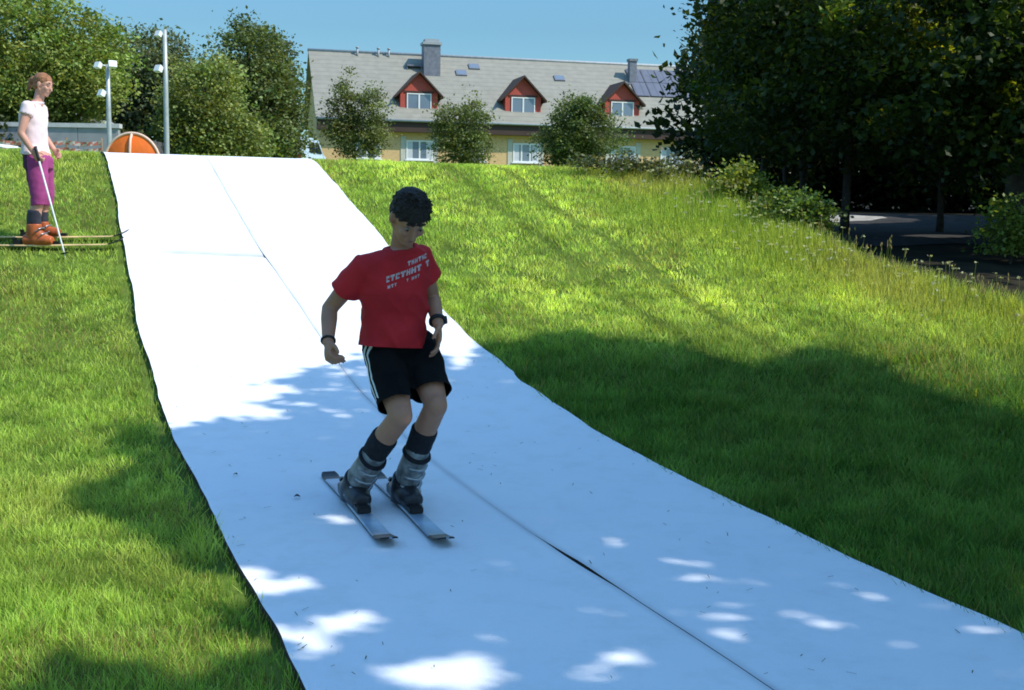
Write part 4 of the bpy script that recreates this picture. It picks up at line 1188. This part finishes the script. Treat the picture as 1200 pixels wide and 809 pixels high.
def skier():
    root = empty('person', (-.63, 5.57, gzf(-.63, 5.57) + .034))
    tag(root, 'dark-haired skier in a red T-shirt and black shorts, knees bent, gliding down the carpet', 'person')
    O = V(root.location)
    J = {k: V(v) - O for k, v in dict(hip=(-.525, 5.62, .80), hipR=(-.605, 5.58, .80), hipL=(-.444, 5.66, .807), kneeR=(-.494, 5.30, .552), kneeL=(-.342, 5.38, .588),
         ankR=(-.749, 5.57, .150), ankL=(-.51, 5.58, .148), waist=(-.538, 5.58, .92), chest=(-.547, 5.51, 1.142), neck=(-.515, 5.445, 1.305), head=(-.466, 5.345, 1.436),
         shR=(-.678, 5.43, 1.212), shL=(-.432, 5.53, 1.258), elR=(-.850, 5.53, 1.009), wrR=(-.832, 5.37, .872), elL=(-.385, 5.68, 1.06), wrL=(-.345, 5.53, .945)).items()}
    lat = (J['shL'] - J['shR']).normalized()
    hf = (FW + V((.06, 0, -1.1))).normalized(); hu = (UP + FW * .85 + V((.05, 0, 0))).normalized()
    B = Blob()
    hl, hup = head(B, J['head'], hf, hu, .99)
    B.cap(J['neck'] + V((0, .02, -.04)), J['head'] - hup * .05 - hf * .035, .052, .048)
    a_ = -RT
    B.loft([(J['hip'] - UP * .05, a_ * .12, FW * .09), (J['hip'] + UP * .02, a_ * .13, FW * .095), (J['waist'], a_ * .105, FW * .07), (J['chest'], lat * .13, FW * .085), (J['chest'] + UP * .09 + FW * .03, lat * .125, FW * .07), (J['neck'] - UP * .01, lat * .06, FW * .06)])
    B.cap(J['shR'] + lat * .02, J['shL'] - lat * .02, .043, .043)
    for s in 'RL':
        B.chain([J['sh' + s], J['sh' + s].lerp(J['el' + s], .5), J['el' + s], J['el' + s].lerp(J['wr' + s], .3), J['wr' + s]], [.045, .044, .037, .039, .027])
        kn = J['knee' + s]; an = J['ank' + s]
        calf = kn.lerp(an, .35) - FW * .02
        B.chain([J['hip' + s], J['hip' + s].lerp(kn, .5), kn, calf, kn.lerp(an, .75), an], [.088, .074, .053, .055, .042, .04])
        B.ell(kn + FW * .012, RT * .048, FW * .05, UP * .055)
        B.cap(an, an + FW * .13 - UP * .06, .04, .03)
    dR = (J['wrR'] - J['elR']).normalized()
    hand(B, J['wrR'], (dR + UP * -.6 + FW * .1).normalized(), -RT * .9 - UP * .1, 1, 1.3, .98)
    dL = (J['wrL'] - J['elL']).normalized()
    hand(B, J['wrL'], (dL * .5 - UP * 1.0).normalized(), RT * .9 - FW * .2, -1, .45, .98)
    B.build('body', SKIN, root, .0062, 3)
    eyes(root, J['head'], hf, hl, hup, EYEW, HAIR, .99)
    # hair: cap plus messy tufts
    B = Blob()
    c = J['head']
    B.ell(c + hup * .052 - hf * .020, hl * .086, hf * .098, hup * .080)
    B.ell(c + hup * .01 - hf * .052, hl * .080, hf * .062, hup * .085)
    rnd = random.Random(4)
    for k in range(330):
        u = rnd.uniform(0, 2 * math.pi); v = rnd.uniform(.05, 1.0) * math.pi * .5
        d = (hl * math.cos(u) * math.sin(v) + hf * math.sin(u) * math.sin(v) + hup * math.cos(v))
        p = c + hup * .050 - hf * .018 + V((d.dot(hl) * .083) * hl + (d.dot(hf) * .095) * hf + (d.dot(hup) * .078) * hup)
        fl = (hf * .5 + hl * rnd.uniform(-.6, .6) - hup * (.6 * math.sin(v)) + d * .55).normalized()
        ln = rnd.uniform(.012, .028)
        if d.dot(hf) > .5: fl = (d * .3 - hup * .85 + hl * rnd.uniform(-.6, .6)).normalized(); ln = rnd.uniform(.020, .034)
        B.cap(p - d * .006, p + fl * ln, .0065, .003, 6, 2)
    B.build('hair', HAIR, root, .0042, 1, (.0025, 80, 1))
    # shirt
    B = Blob()
    B.loft([(V((-.556, 5.585, .77)) - O, a_ * .154, FW * .134), (V((-.553, 5.585, .842)) - O, a_ * .157, FW * .134), (V((-.550, 5.58, .90)) - O, a_ * .160, FW * .134), (J['waist'] + UP * .07 - V((.01, 0, 0)), a_ * .160, FW * .132),
            (J['chest'] - UP * .03, lat * .167, FW * .125), (J['chest'] + UP * .05 + FW * .015, lat * .175, FW * .122), (J['chest'] + UP * .115 + FW * .035, lat * .150, FW * .105), (J['neck'] - UP * .012, lat * .082, FW * .078)], 28)
    cuts = []
    for s, e in (('R', .57), ('L', .48)):
        sh_ = J['sh' + s]; el = J['el' + s]
        d = (el - sh_).normalized(); x = d.orthogonal().normalized(); y = d.cross(x)
        B.cap(J['neck'] - UP * .045 + (sh_ - J['neck']) * .25, sh_ - UP * .004, .062, .060)
        e0 = sh_.lerp(el, e)
        B.loft([(sh_ - d * .02, x * .060, y * .060), (sh_.lerp(el, e * .5), x * .062, y * .062), (e0 - d * .006, x * .070, y * .067), (e0 + d * .04, x * .072, y * .069)])
        cuts.append((e0, d))
    shirt = B.build('shirt', TEE, root, .007, 3)
    me = shirt.data
    cn = J['chest']
    no = [v.normal.copy() for v in me.vertices]
    for v, n_ in zip(me.vertices, no):
        p = v.co
        k = max(0, (1.16 - (p.z + O.z)) / .32)       # soft folds, stronger low down and by the arms
        q = V((p.dot(lat) * 7 + p.z * 3.5, p.dot(FW) * 5, p.z * 6.5 - p.dot(lat) * 4))
        rg = 1 - abs(noise.noise(q * 1.25 + V((3, 1, 7))))
        v.co += n_ * ((.016 * noise.noise(q) * (.45 + k) + .014 * (rg ** 3 - .4) * (.5 + k)) * min(1, max(.25, (1.27 - p.z - O.z) / .1)) + .004 * noise.noise(q * 2.7))
    me.update()
    bv = BVHTree.FromPolygons([v.co.copy() for v in me.vertices], [p.vertices[:] for p in me.polygons])
    trim(shirt, V((-.558, 5.585, .832)) - O, -UP + FW * .05 + RT * .06)
    for e0, d in cuts: trim(shirt, e0, d, e0 + d * .05, .105)
    # three broken lines of white lettering too small to read
    bm = bmesh.new()
    rnd = random.Random(12)
    upc = (UP - FW * .25).normalized()
    # three broken rows of worn print
    rows = [(.036, .030, .115, .019), (.002, -.050, .118, .024), (-.030, -.045, -.008, .013), (-.030, .030, .075, .013)]
    for vz, u0, u1, hh in rows:
        u = u0
        while u < u1:
            w = rnd.uniform(.010, .019) * (hh / .022)
            if rnd.random() < .9:
                kind = rnd.choice('abc')
                parts = {'a': [(0, .35, 0, 1), (.35, 1, .62, 1), (.35, 1, 0, .3)], 'b': [(0, .35, 0, 1), (.65, 1, 0, 1), (.35, .65, .35, .65)], 'c': [(0, 1, .66, 1), (.3, .7, 0, .66)]}[kind]
                for (a0, a1, b0, b1) in parts:
                    qd = []
                    for (fx, fy) in ((a0, b0), (a1, b0), (a1, b1), (a0, b1)):
                        pt = cn + V((0.0, 0, .052)) + lat * (1.18 * (u + w * fx) - .016) + upc * (-.016 + 1.18 * (vz + hh * (fy - .5)) + .22 * (u + w * fx))
                        h = project_patch(bv, pt + FW * .5, -FW, .0022)
                        if h: qd.append(bm.verts.new(h))
                    if len(qd) == 4: bm.faces.new(qd)
            u += w + .0035
    pr = from_bm('print', bm, PRINT, shirt)
    # collar
    bm = bmesh.new()
    cpts = []
    for j in range(21):
        a = 2 * math.pi * j / 20
        cpts.append(J['neck'] - UP * .004 + lat * math.cos(a) * .073 + FW * math.sin(a) * .070 - UP * .022 * max(0, math.sin(a)))
    tube(bm, cpts, [.010] * 21, 7, False)
    from_bm('collar', bm, TEE, shirt, True)
    # shorts
    B = Blob()
    B.loft([(J['waist'] - UP * .045 - V((.012, 0, 0)), a_ * .145, FW * .112), (J['hip'] + UP * .0, a_ * .158, FW * .125), (J['hip'] - UP * .07 + FW * .03, a_ * .150, FW * .125)])
    hem = {}
    for s, e in (('R', .80), ('L', .74)):
        hp = J['hip' + s]; kn = J['knee' + s]
        d = (kn - hp).normalized(); y = (FW - d * FW.dot(d)).normalized(); x = d.cross(y)
        e0 = hp.lerp(kn, e) - UP * .012
        hem[s] = (hp, e0, x, y)
        B.loft([(hp - d * .05, x * .092, y * .098), (hp.lerp(kn, .3), x * .094, y * .100), (e0 - d * .03, x * .092, y * .092), (e0 + d * .04, x * .096, y * .095)])
    shorts = B.build('shorts', SHORTB, root, .007, 3, (.008, 9, 3))
    for s in 'RL': trim(shorts, hem[s][1], (J['knee' + s] - J['hip' + s]) + UP * -.12, hem[s][1] + (J['knee' + s] - J['hip' + s]).normalized() * .05, .125)
    me = shorts.data
    bv2 = BVHTree.FromPolygons([v.co.copy() for v in me.vertices], [p.vertices[:] for p in me.polygons])
    for k, off in enumerate((-.012, .028)):
        bm = bmesh.new(); prev = None
        hp, e0, x, y = hem['R']
        st = J['waist'] - UP * .03
        for i in range(17):
            f = i / 16
            c0 = (st - RT * 0).lerp(hp, f / .3) if f < .3 else hp.lerp(e0, (f - .3) / .7)
            pr_ = []
            for w in (off - .009, off + .009):
                o_ = c0 + FW * (w + .015) + RT * .5
                h = project_patch(bv2, o_, -RT, .003)
                pr_.append(h)
            if all(pr_):
                vv = [bm.verts.new(h) for h in pr_]
                if prev: bm.faces.new((prev[0], vv[0], vv[1], prev[1]))
                prev = vv
            else: prev = None
        from_bm('side_stripe', bm, STRIPE, shorts)
    # socks and boots
    for s in 'RL':
        kn = J['knee' + s]; an = J['ank' + s]
        d = (an - kn).normalized()
        B = Blob()
        x = RT; y = (FW - d * FW.dot(d)).normalized(); x = d.cross(y)
        c0 = kn.lerp(an, .28) - FW * .018; c1 = kn.lerp(an, .6) - FW * .01
        B.loft([(c0, x * .061, y * .063), (c0 + d * .02, x * .063, y * .065), (kn.lerp(an, .45) - FW * .016, x * .061, y * .062), (c1, x * .056, y * .057)])
        B.build('sock', SOCK, root, .007, 2, (.003, 20, 2))
        B = Blob()
        top = kn.lerp(an, .50) - FW * .008
        gnd = gzf(an.x + O.x, an.y + O.y) + .034 - O.z
        toe0 = V((an.x, an.y, gnd + .062))
        B.loft([(toe0 - FW * .105 - UP * .0, RT * .040, UP * .036), (toe0 - FW * .085, RT * .052, UP * .05), (toe0 + FW * .03 + UP * .012, RT * .058, UP * .06), (toe0 + FW * .12, RT * .057, UP * .05), (toe0 + FW * .175, RT * .046, UP * .038), (toe0 + FW * .19, RT * .028, UP * .025)], 18)
        B.loft([(an - UP * .06, RT * .058, FW * .082), (an - UP * .0 + FW * .01, RT * .063, FW * .084), (kn.lerp(an, .88), x * .068, y * .080)], 18)
        B.cap(an + FW * .02, toe0 + FW * .12, .05, .042)
        boot = B.build('ski_boot', BOOTD, root, .007, 2)
        B = Blob()
        B.loft([(top - d * .005, x * .056, y * .058), (top + d * .02, x * .059, y * .062), (kn.lerp(an, .66), x * .060, y * .068), (kn.lerp(an, .80), x * .060, y * .073), (kn.lerp(an, .88), x * .058, y * .071)], 20)
        B.build('boot_cuff', BOOTG, boot, .007, 2)
        # power strap, buckles, sole
        bm = bmesh.new()
        cs = kn.lerp(an, .57)
        tube(bm, [cs + x * .060 * math.cos(a) + y * .064 * math.sin(a) for a in [2 * math.pi * j / 20 for j in range(21)]], [.011] * 21, 6, False)
        from_bm('power_strap', bm, SOCK, boot, True)
        for fr, rr, mt in ((.66, .068, METAL), (.76, .073, METAL), (.87, .076, METAL), (.97, .086, METAL)):
            bm = bmesh.new()
            cc = kn.lerp(an, fr)
            side = -1
            fwd = y
            pts = []
            for j in range(7):
                a = R(-40 + 22 * j)
                pts.append(cc + fwd * rr * math.cos(a) + x * (rr - .006) * math.sin(a) * side)
            tube(bm, pts, [.006, .008, .008, .009, .009, .008, .005], 6)
            from_bm('buckle', bm, mt, boot, True)
        bm = bmesh.new()
        M = Matrix.Translation(V((an.x, an.y, gnd + .037))) @ Matrix(((FW.x, -RT.x, 0, 0), (FW.y, -RT.y, 0, 0), (0, 0, 1, 0), (0, 0, 0, 1)))
        box(bm, -.125, .195, -.036, .036, -.012, .012, M)
        bmesh.ops.bevel(bm, geom=bm.edges[:], offset=.006, segments=2, affect='EDGES')
        from_bm('boot_sole', bm, BOOTG, boot)
    # wrist watch and wrist band
    w = J['wrL']; d = dL
    x = d.orthogonal().normalized(); y = d.cross(x)
    bm = bmesh.new()
    cw = w - d * .022
    tube(bm, [cw + x * .033 * math.cos(2 * math.pi * j / 18) + y * .033 * math.sin(2 * math.pi * j / 18) for j in range(19)], [.010] * 19, 6, False)
    wt = from_bm('wristwatch', bm, BLACKP, root, True)
    bm = bmesh.new()
    o_ = (-RT * 1 + FW * .4).normalized(); o_ = (o_ - d * o_.dot(d)).normalized()
    tube(bm, [cw + o_ * .030, cw + o_ * .045], [.021, .019], 14)
    from_bm('watch_case', bm, BLACKP, wt)
    w = J['wrR']; d = dR; x = d.orthogonal().normalized(); y = d.cross(x)
    bm = bmesh.new()
    tube(bm, [w - d * .008 + x * .030 * math.cos(2 * math.pi * j / 16) + y * .030 * math.sin(2 * math.pi * j / 16) for j in range(17)], [.006] * 17, 6, False)
    from_bm('wristband', bm, BLACKP, root, True)
    return root, J, O
sk, SJ, SO = skier()

# ------------------------------------------------------------------ skis
def ski(label, c, fwd, tail, tip, width, top_mat, zf, up_tip=.055, group='skis', bind=True, at=0.0, boot_len=.32, sides=(1, 2, 3)):
    """c ground point under the boot; tail/tip distances; zf(x,y) surface height"""
    t = empty('ski', (c[0], c[1], zf(c[0], c[1])), 0)
    tag(t, label, 'ski', group)
    fwd = V((fwd[0], fwd[1], 0)).normalized(); rt = V((fwd.y, -fwd.x, 0))
    N = 44
    rows = []
    for i in range(N + 1):
        f = i / N
        u = -tail + (tail + tip) * f
        p = V((c[0], c[1], 0)) + fwd * u
        lift = up_tip * max(0, (u - (tip - .20)) / .20) ** 2 + .012 * max(0, (-u - (tail - .08)) / .08) ** 2
        z = zf(p.x, p.y) + lift + .004
        wd = width * (.86 + .22 * abs(2 * f - .95) ** 1.6)
        e = 1.0
        if f > .955: e = math.sqrt(max(.02, 1 - ((f - .955) / .045) ** 2))
        if f < .02: e = .8 + 10 * f
        wd *= e
        thk = .014 * (1 - .45 * abs(2 * f - 1) ** 2)
        rows.append((p, z, wd / 2, thk, u))
    base = V(t.location)
    bm = bmesh.new(); prev = None
    for (p, z, hw, thk, u) in rows:
        q = [V((p.x, p.y, z)) + rt * s * hw * k + UP * h - base for s, k, h in ((-1, 1, 0), (-1, 1, thk * .5), (-1, .86, thk), (1, .86, thk), (1, 1, thk * .5), (1, 1, 0))]
        vs = [bm.verts.new(x) for x in q]
        if prev:
            for j in range(6):
                fc = bm.faces.new((prev[j], prev[(j + 1) % 6], vs[(j + 1) % 6], vs[j]))
                fc.material_index = 0 if j in sides and (-tail + .12 < u < tip - .13) else 1
        else: bm.faces.new(vs[::-1])
        prev = vs
    bm.faces.new(prev)
    from_bm('ski_board', bm, [top_mat, BLACKP], t)
    if bind:
        M0 = Matrix(((fwd.x, rt.x, 0, 0), (fwd.y, rt.y, 0, 0), (0, 0, 1, 0), (0, 0, 0, 1)))
        for nm, u, parts in (('toe_binding', boot_len * .62, ((-.04, .05, -.032, .032, .014, .05), (-.055, -.02, -.03, .03, .05, .066))), ('heel_binding', -boot_len * .47, ((-.05, .03, -.03, .03, .014, .06), (-.06, -.02, -.02, .02, .06, .085)))):
            bm = bmesh.new()
            p = V((c[0], c[1], 0)) + fwd * u
            M = Matrix.Translation(V((p.x, p.y, zf(p.x, p.y))) - base) @ M0
            for b_ in parts: box(bm, *b_, M)
            bmesh.ops.bevel(bm, geom=bm.edges[:], offset=.006, segments=2, affect='EDGES')
            from_bm(nm, bm, BLACKP, t)
    return t
SKIT = mat('ski_top_sheet', (.24, .34, .44), .3, .4, 7, spec=.5)
cz = lambda x, y: gzf(x, y) + .038
for s, lab in (('R', "short grey-blue ski with black tip, left one of the skier's pair"), ('L', "short grey-blue ski with black tip, right one of the skier's pair")):
    a = SJ['ank' + s] + SO
    ski(lab, (a.x, a.y), (.35, -.937), .55, .72, .085, SKIT, cz, .035, 'skis of the gliding skier')

# ------------------------------------------------------------------ woman on the left
def woman():
    ox, oy = -4.64, 11.7
    root = empty('person', (ox, oy, gzf(ox, oy)))
    tag(root, 'woman in a white T-shirt and purple three-quarter trousers standing on skis beside the carpet', 'person')
    O = V(root.location)
    PINK = mat('white_pink_tee', (.80, .64, .65), .8, .12, 9, .1, 60)
    PURP = mat('purple_trousers', (.30, .045, .17), .75, .2, 8, .1, 60)
    SHADEPURP = mat('shaded_purple', (.05, .015, .05), .75, .2, 8)
    J = {k: V(v) - O for k, v in dict(hipR=(-4.61, 11.62, 1.83), hipL=(-4.62, 11.79, 1.83), hip=(-4.62, 11.7, 1.87), kneeR=(-4.575, 11.60, 1.50), kneeL=(-4.60, 11.82, 1.50), ankR=(-4.64, 11.60, 1.17), ankL=(-4.66, 11.83, 1.19),
         waist=(-4.645, 11.7, 2.03), chest=(-4.655, 11.7, 2.25), neck=(-4.61, 11.7, 2.43), head=(-4.545, 11.7, 2.575), shR=(-4.64, 11.545, 2.355), shL=(-4.64, 11.855, 2.355), elR=(-4.69, 11.48, 2.105), wrR=(-4.585, 11.50, 1.93), elL=(-4.66, 11.93, 2.12), wrL=(-4.53, 11.88, 1.97)).items()}
    F = V((.99, -.14, 0)).normalized(); Rr = V((-.14, -.99, 0)).normalized()
    hf = (F + V((0, -.12, -.32))).normalized(); hu = (UP + F * .3).normalized()
    B = Blob()
    hl, hup = head(B, J['head'], hf, hu, .90)
    B.cap(J['neck'] - UP * .05, J['head'] - hup * .05 - hf * .02, .050, .046)
    B.loft([(J['hip'] - UP * .06, Rr * .15, F * .115), (J['hip'] + UP * .03, Rr * .155, F * .115), (J['waist'], Rr * .12, F * .09), (J['chest'], Rr * .14, F * .11), (J['chest'] + UP * .1, Rr * .13, F * .08), (J['neck'], Rr * .05, F * .05)])
    B.cap(J['shR'], J['shL'], .05, .05)
    for s in 'RL':
        B.chain([J['sh' + s], J['sh' + s].lerp(J['el' + s], .5), J['el' + s], J['el' + s].lerp(J['wr' + s], .3), J['wr' + s]], [.05, .042, .034, .035, .024])
        kn = J['knee' + s]; an = J['ank' + s]
        B.chain([J['hip' + s], J['hip' + s].lerp(kn, .5), kn, kn.lerp(an, .35) - F * .02, kn.lerp(an, .75), an], [.092, .078, .055, .058, .042, .04])
        B.cap(an, an + F * .14 - UP * .06, .04, .03)
    hand(B, J['wrR'], ((J['wrR'] - J['elR']).normalized() + V((.2, 0, -.1))).normalized(), -Rr + UP * .1, 1, 1.0, .92)
    hand(B, J['wrL'], ((J['wrL'] - J['elL']).normalized()).normalized(), Rr, -1, .7, .92)
    B.build('body', SKIN2, root, .0075, 3)
    eyes(root, J['head'], hf, hl, hup, EYEW, HAIR2, .90)
    B = Blob(); c = J['head']
    B.ell(c + hup * .046 - hf * .022, hl * .078, hf * .088, hup * .069)
    B.ell(c + hup * .0 - hf * .054, hl * .070, hf * .046, hup * .078)
    B.ell(c + hup * .02 - hf * .118, hl * .034, hf * .038, hup * .036)
    B.cap(c - hf * .14, c - hf * .15 - hup * .09, .03, .015)
    B.build('hair', HAIR2, root, .008, 1, (.004, 50, 5))
    B = Blob()
    B.loft([(J['waist'] - UP * .12, Rr * .168, F * .132), (J['waist'] - UP * .02, Rr * .142, F * .108), (J['chest'] - UP * .03, Rr * .15, F * .128), (J['chest'] + UP * .06, Rr * .155, F * .118), (J['chest'] + UP * .13, Rr * .13, F * .085), (J['neck'] - UP * .015, Rr * .07, F * .065)], 26)
    for s in 'RL':
        sh_ = J['sh' + s]; el = J['el' + s]; d = (el - sh_).normalized(); x = d.orthogonal().normalized(); y = d.cross(x)
        B.ell(sh_, x * .062, y * .062, d * .06)
        B.loft([(sh_ - d * .02, x * .062, y * .062), (sh_.lerp(el, .22), x * .062, y * .062), (sh_.lerp(el, .30), x * .064, y * .062)])
    B.build('shirt', PINK, root, .009, 3, (.007, 8, 2))
    B = Blob()
    B.loft([(J['waist'] - UP * .08, Rr * .145, F * .11), (J['hip'], Rr * .168, F * .13), (J['hip'] - UP * .09, Rr * .165, F * .128)])
    for s in 'RL':
        hp = J['hip' + s]; kn = J['knee' + s]; an = J['ank' + s]; d = (kn - hp).normalized(); y = (F - d * F.dot(d)).normalized(); x = d.cross(y)
        B.loft([(hp - d * .04, x * .098, y * .108), (hp.lerp(kn, .4), x * .092, y * .10), (kn - d * .02, x * .078, y * .084), (kn.lerp(an, .2), x * .074, y * .078), (kn.lerp(an, .24), x * .076, y * .08)])
    pt = B.build('trousers', PURP, root, .009, 3, (.006, 9, 6))
    pt.data.materials.append(SHADEPURP)
    for p in pt.data.polygons:
        q = p.center
        if (q - J['hip']).dot(F) < -.02 and q.z > J['kneeR'].z + .08 and q.dot(Rr) > J['hip'].dot(Rr) - .02: p.material_index = 1  # shaded back of the trousers painted in a darker purple
    CUFF = mat('dark_boot_cuff', (.03, .03, .045), .5, .3, 12)
    ORB = mat('orange_boot_shell', (.42, .10, .03), .4, .45, 9)
    for s in 'RL':
        kn = J['knee' + s]; an = J['ank' + s]
        gnd = gzf(an.x + O.x, an.y + O.y) + .02 - O.z
        toe0 = V((an.x, an.y, gnd + .075))
        B = Blob()
        B.loft([(toe0 - F * .11, Rr * .04, UP * .045), (toe0 - F * .09, Rr * .052, UP * .055), (toe0 + F * .04, Rr * .056, UP * .055), (toe0 + F * .14, Rr * .055, UP * .05), (toe0 + F * .19, Rr * .04, UP * .035)], 18)
        B.loft([(an - UP * .06, Rr * .056, F * .085), (an + UP * .02, Rr * .06, F * .08), (an + UP * .08, Rr * .06, F * .074)], 18)
        B.cap(an + F * .02, toe0 + F * .11, .056, .05)
        bt = B.build('ski_boot', ORB, root, .009, 2)
        B = Blob()
        B.loft([(an + UP * .07, Rr * .058, F * .072), (an + UP * .13, Rr * .06, F * .07), (an + UP * .21 + F * .01, Rr * .06, F * .066)], 18)
        B.build('boot_cuff', CUFF, bt, .009, 2)
        for h, u in ((.02, .09), (.0, .05), (-.03, .13)):
            bm = bmesh.new()
            pts = [an + UP * h + F * (u * .7 + .03 * math.cos(R(a))) + Rr * (.062 * math.sin(R(a))) + UP * (.02 * math.cos(R(a))) for a in range(-80, 81, 20)]
            tube(bm, pts, [.007] * len(pts), 6)
            from_bm('buckle', bm, METAL, bt, True)
    return J, O, F
WJ, WO, WF = woman()
SKIW = mat('pale_ski_top', (.72, .50, .24), .35, .35, 5, spec=.5)
gs = lambda x, y: gzf(x, y) + .006
def gsc(x, y):
    return gzf(x, y) + (.05 if x > -3.9 else .032 + .018 * max(0, min(1, (x + 4.6) / .7)))
for s, lab in (('R', "tan ski under the standing woman's nearer foot"), ('L', "tan ski under the standing woman's farther foot")):
    a = WJ['ank' + s] + WO
    ski(lab, (a.x, a.y), (1, 0.02), .72, .86, .085, SKIW, gsc, .07, 'skis of the standing woman', sides=(0, 1, 2, 3, 4))
# her pole
POLEM = mat('pole_white', (.72, .74, .70), .4, .06, 6)
pl = empty('ski_pole', (-4.24, 11.34, gzf(-4.24, 11.34)))
tag(pl, 'thin pale ski pole in the hand of the standing woman', 'ski pole')
hp = (WJ['wrR'] + WO) + V((.055, -.03, -.045)); b0 = V(pl.location)
top = hp - b0 + (hp - b0).normalized() * .10
bm = bmesh.new(); tube(bm, [(0, 0, -.02), top * .1, top * .5, top * .9], [.004, .008, .0095, .0095], 8); from_bm('shaft', bm, POLEM, pl, True)
bm = bmesh.new(); tube(bm, [top * .87, top * .9, top * .97, top], [.011, .014, .014, .017], 10); from_bm('grip', bm, BLACKP, pl, True)
bm = bmesh.new(); tube(bm, [top * .055, top * .06, top * .066], [.01, .045, .012], 12); from_bm('basket', bm, BLACKP, pl, True)

# two dry leaves lying on the carpet
DRY = mat('dry_leaf', (.05, .04, .03), .9, .3, 30)
for (x, y, s, lab) in ((-1.03, 5.66, .032, 'small dark dry leaf on the carpet beside the ski tail'), (-1.42, 6.06, .024, 'tiny dark dry leaf on the carpet nearest its left edge')):
    bm = bmesh.new()
    G = []
    for i in range(6):
        f = i / 5
        hw = s * .45 * math.sin(math.pi * (.08 + .9 * f))
        G.append([bm.verts.new((s * (f - .5), k * hw, abs(k) * hw * .5 + .004 * math.sin(3 * f) + .003)) for k in (-1, 0, 1)])
    for a, c in zip(G, G[1:]):
        for j in range(2): bm.faces.new((a[j], a[j + 1], c[j + 1], c[j]))
    o = from_bm('dry_leaf', bm, DRY, None, True)
    o.location = (x, y, gzf(x, y) + .04); o.rotation_euler = (0, 0, x * 9)
    tag(o, lab, 'leaf', 'dry leaves on the carpet')

# grass clippings trodden onto the carpet
_cr = np.random.default_rng(44); V_ = []; C_ = []
while len(V_) < 4 * 230:
    y = _cr.uniform(3.3, 12.5); f = _cr.random() ** (1 if _cr.random() < .5 else 3)
    xl, xr = float(sline(LEFT, y)), float(sline(RIGHT, y, .08)); x = xl + .03 + (xr - xl - .06) * (f if _cr.random() < .6 else 1 - f)
    if abs(x - float(sline(SEAM, y, .35))) < .04: continue
    a = _cr.uniform(0, math.pi); L_2 = _cr.uniform(.004, .017); wd = _cr.uniform(.001, .0022)
    u_, v2 = np.array([math.cos(a), math.sin(a)]) * L_2, np.array([-math.sin(a), math.cos(a)]) * wd
    z = gzf(x, y) + .0425
    for sx, sy in ((-1, -1), (1, -1), (1, 1), (-1, 1)):
        q = np.array([x, y]) + u_ * sx + v2 * sy
        V_.append((q[0], q[1], gzf(q[0], q[1]) + .0425 + .002 * sx)); C_.append((.05, .07, .02) if _cr.random() < .7 else (.12, .10, .05))
tag(link_mesh('grass_clippings', quads('grass_clippings', np.array(V_), np.array(C_)), GRASS), 'tiny grass clippings scattered over the white carpet', 'grass clippings', kind='stuff')

# ------------------------------------------------------------------ light, sky, camera
w = bpy.data.worlds.new('World'); scene.world = w; w.use_nodes = True
nt = w.node_tree
bg = nt.nodes['Background']
sky = nt.nodes.new('ShaderNodeTexSky')
sky.sky_type = 'NISHITA'; sky.sun_disc = False
sky.sun_elevation = EL; sky.sun_rotation = AZ
sky.air_density = 1.0; sky.dust_density = 0.4; sky.ozone_density = 4.5
tcw = nt.nodes.new('ShaderNodeTexCoord'); sxyz = nt.nodes.new('ShaderNodeSeparateXYZ')
nt.links.new(tcw.outputs['Generated'], sxyz.inputs[0])
mrw = nt.nodes.new('ShaderNodeMapRange'); mrw.inputs['From Min'].default_value = .14; mrw.inputs['From Max'].default_value = .55
mrw.inputs['To Min'].default_value = 1.0; mrw.inputs['To Max'].default_value = 2.45
nt.links.new(sxyz.outputs['Z'], mrw.inputs['Value'])
tnt = nt.nodes.new('ShaderNodeMix'); tnt.data_type = 'RGBA'; tnt.blend_type = 'MULTIPLY'; tnt.inputs['Factor'].default_value = 1
tnt.inputs[7].default_value = (.74, 1.0, 1.0, 1)
nt.links.new(sky.outputs['Color'], tnt.inputs[6])
scw = nt.nodes.new('ShaderNodeVectorMath'); scw.operation = 'SCALE'
nt.links.new(tnt.outputs[2], scw.inputs[0]); nt.links.new(mrw.outputs[0], scw.inputs['Scale'])
nt.links.new(scw.outputs[0], bg.inputs['Color'])
bg.inputs['Strength'].default_value = 0.125
sd = bpy.data.lights.new('sun', 'SUN'); sd.energy = 5.0; sd.angle = R(.5); sd.color = (1, .95, .87)
so = bpy.data.objects.new('sun', sd); C.objects.link(so)
so.rotation_euler = Vector(SUN).to_track_quat('Z', 'Y').to_euler()
so.location = (20, -8, 25)

cd = bpy.data.cameras.new('camera'); cam = bpy.data.objects.new('camera', cd); C.objects.link(cam)
cd.sensor_width = 36; cd.lens = 42.0; cd.clip_end = 2000; cd.clip_start = .05
pitch = math.atan(164 / 1400)
cam.matrix_world = Matrix.Translation((0, 0, 1.5)) @ Matrix.Rotation(R(90) - pitch, 4, 'X') @ Matrix.Rotation(R(.9), 4, 'Z')
scene.camera = cam
scene.view_settings.view_transform = 'Standard'
scene.view_settings.look = 'None'
scene.view_settings.exposure = 0
scene.view_settings.gamma = 1
scene.cycles.filter_width = 1.8
scene.cycles.max_bounces = 8
scene.cycles.transparent_max_bounces = 8
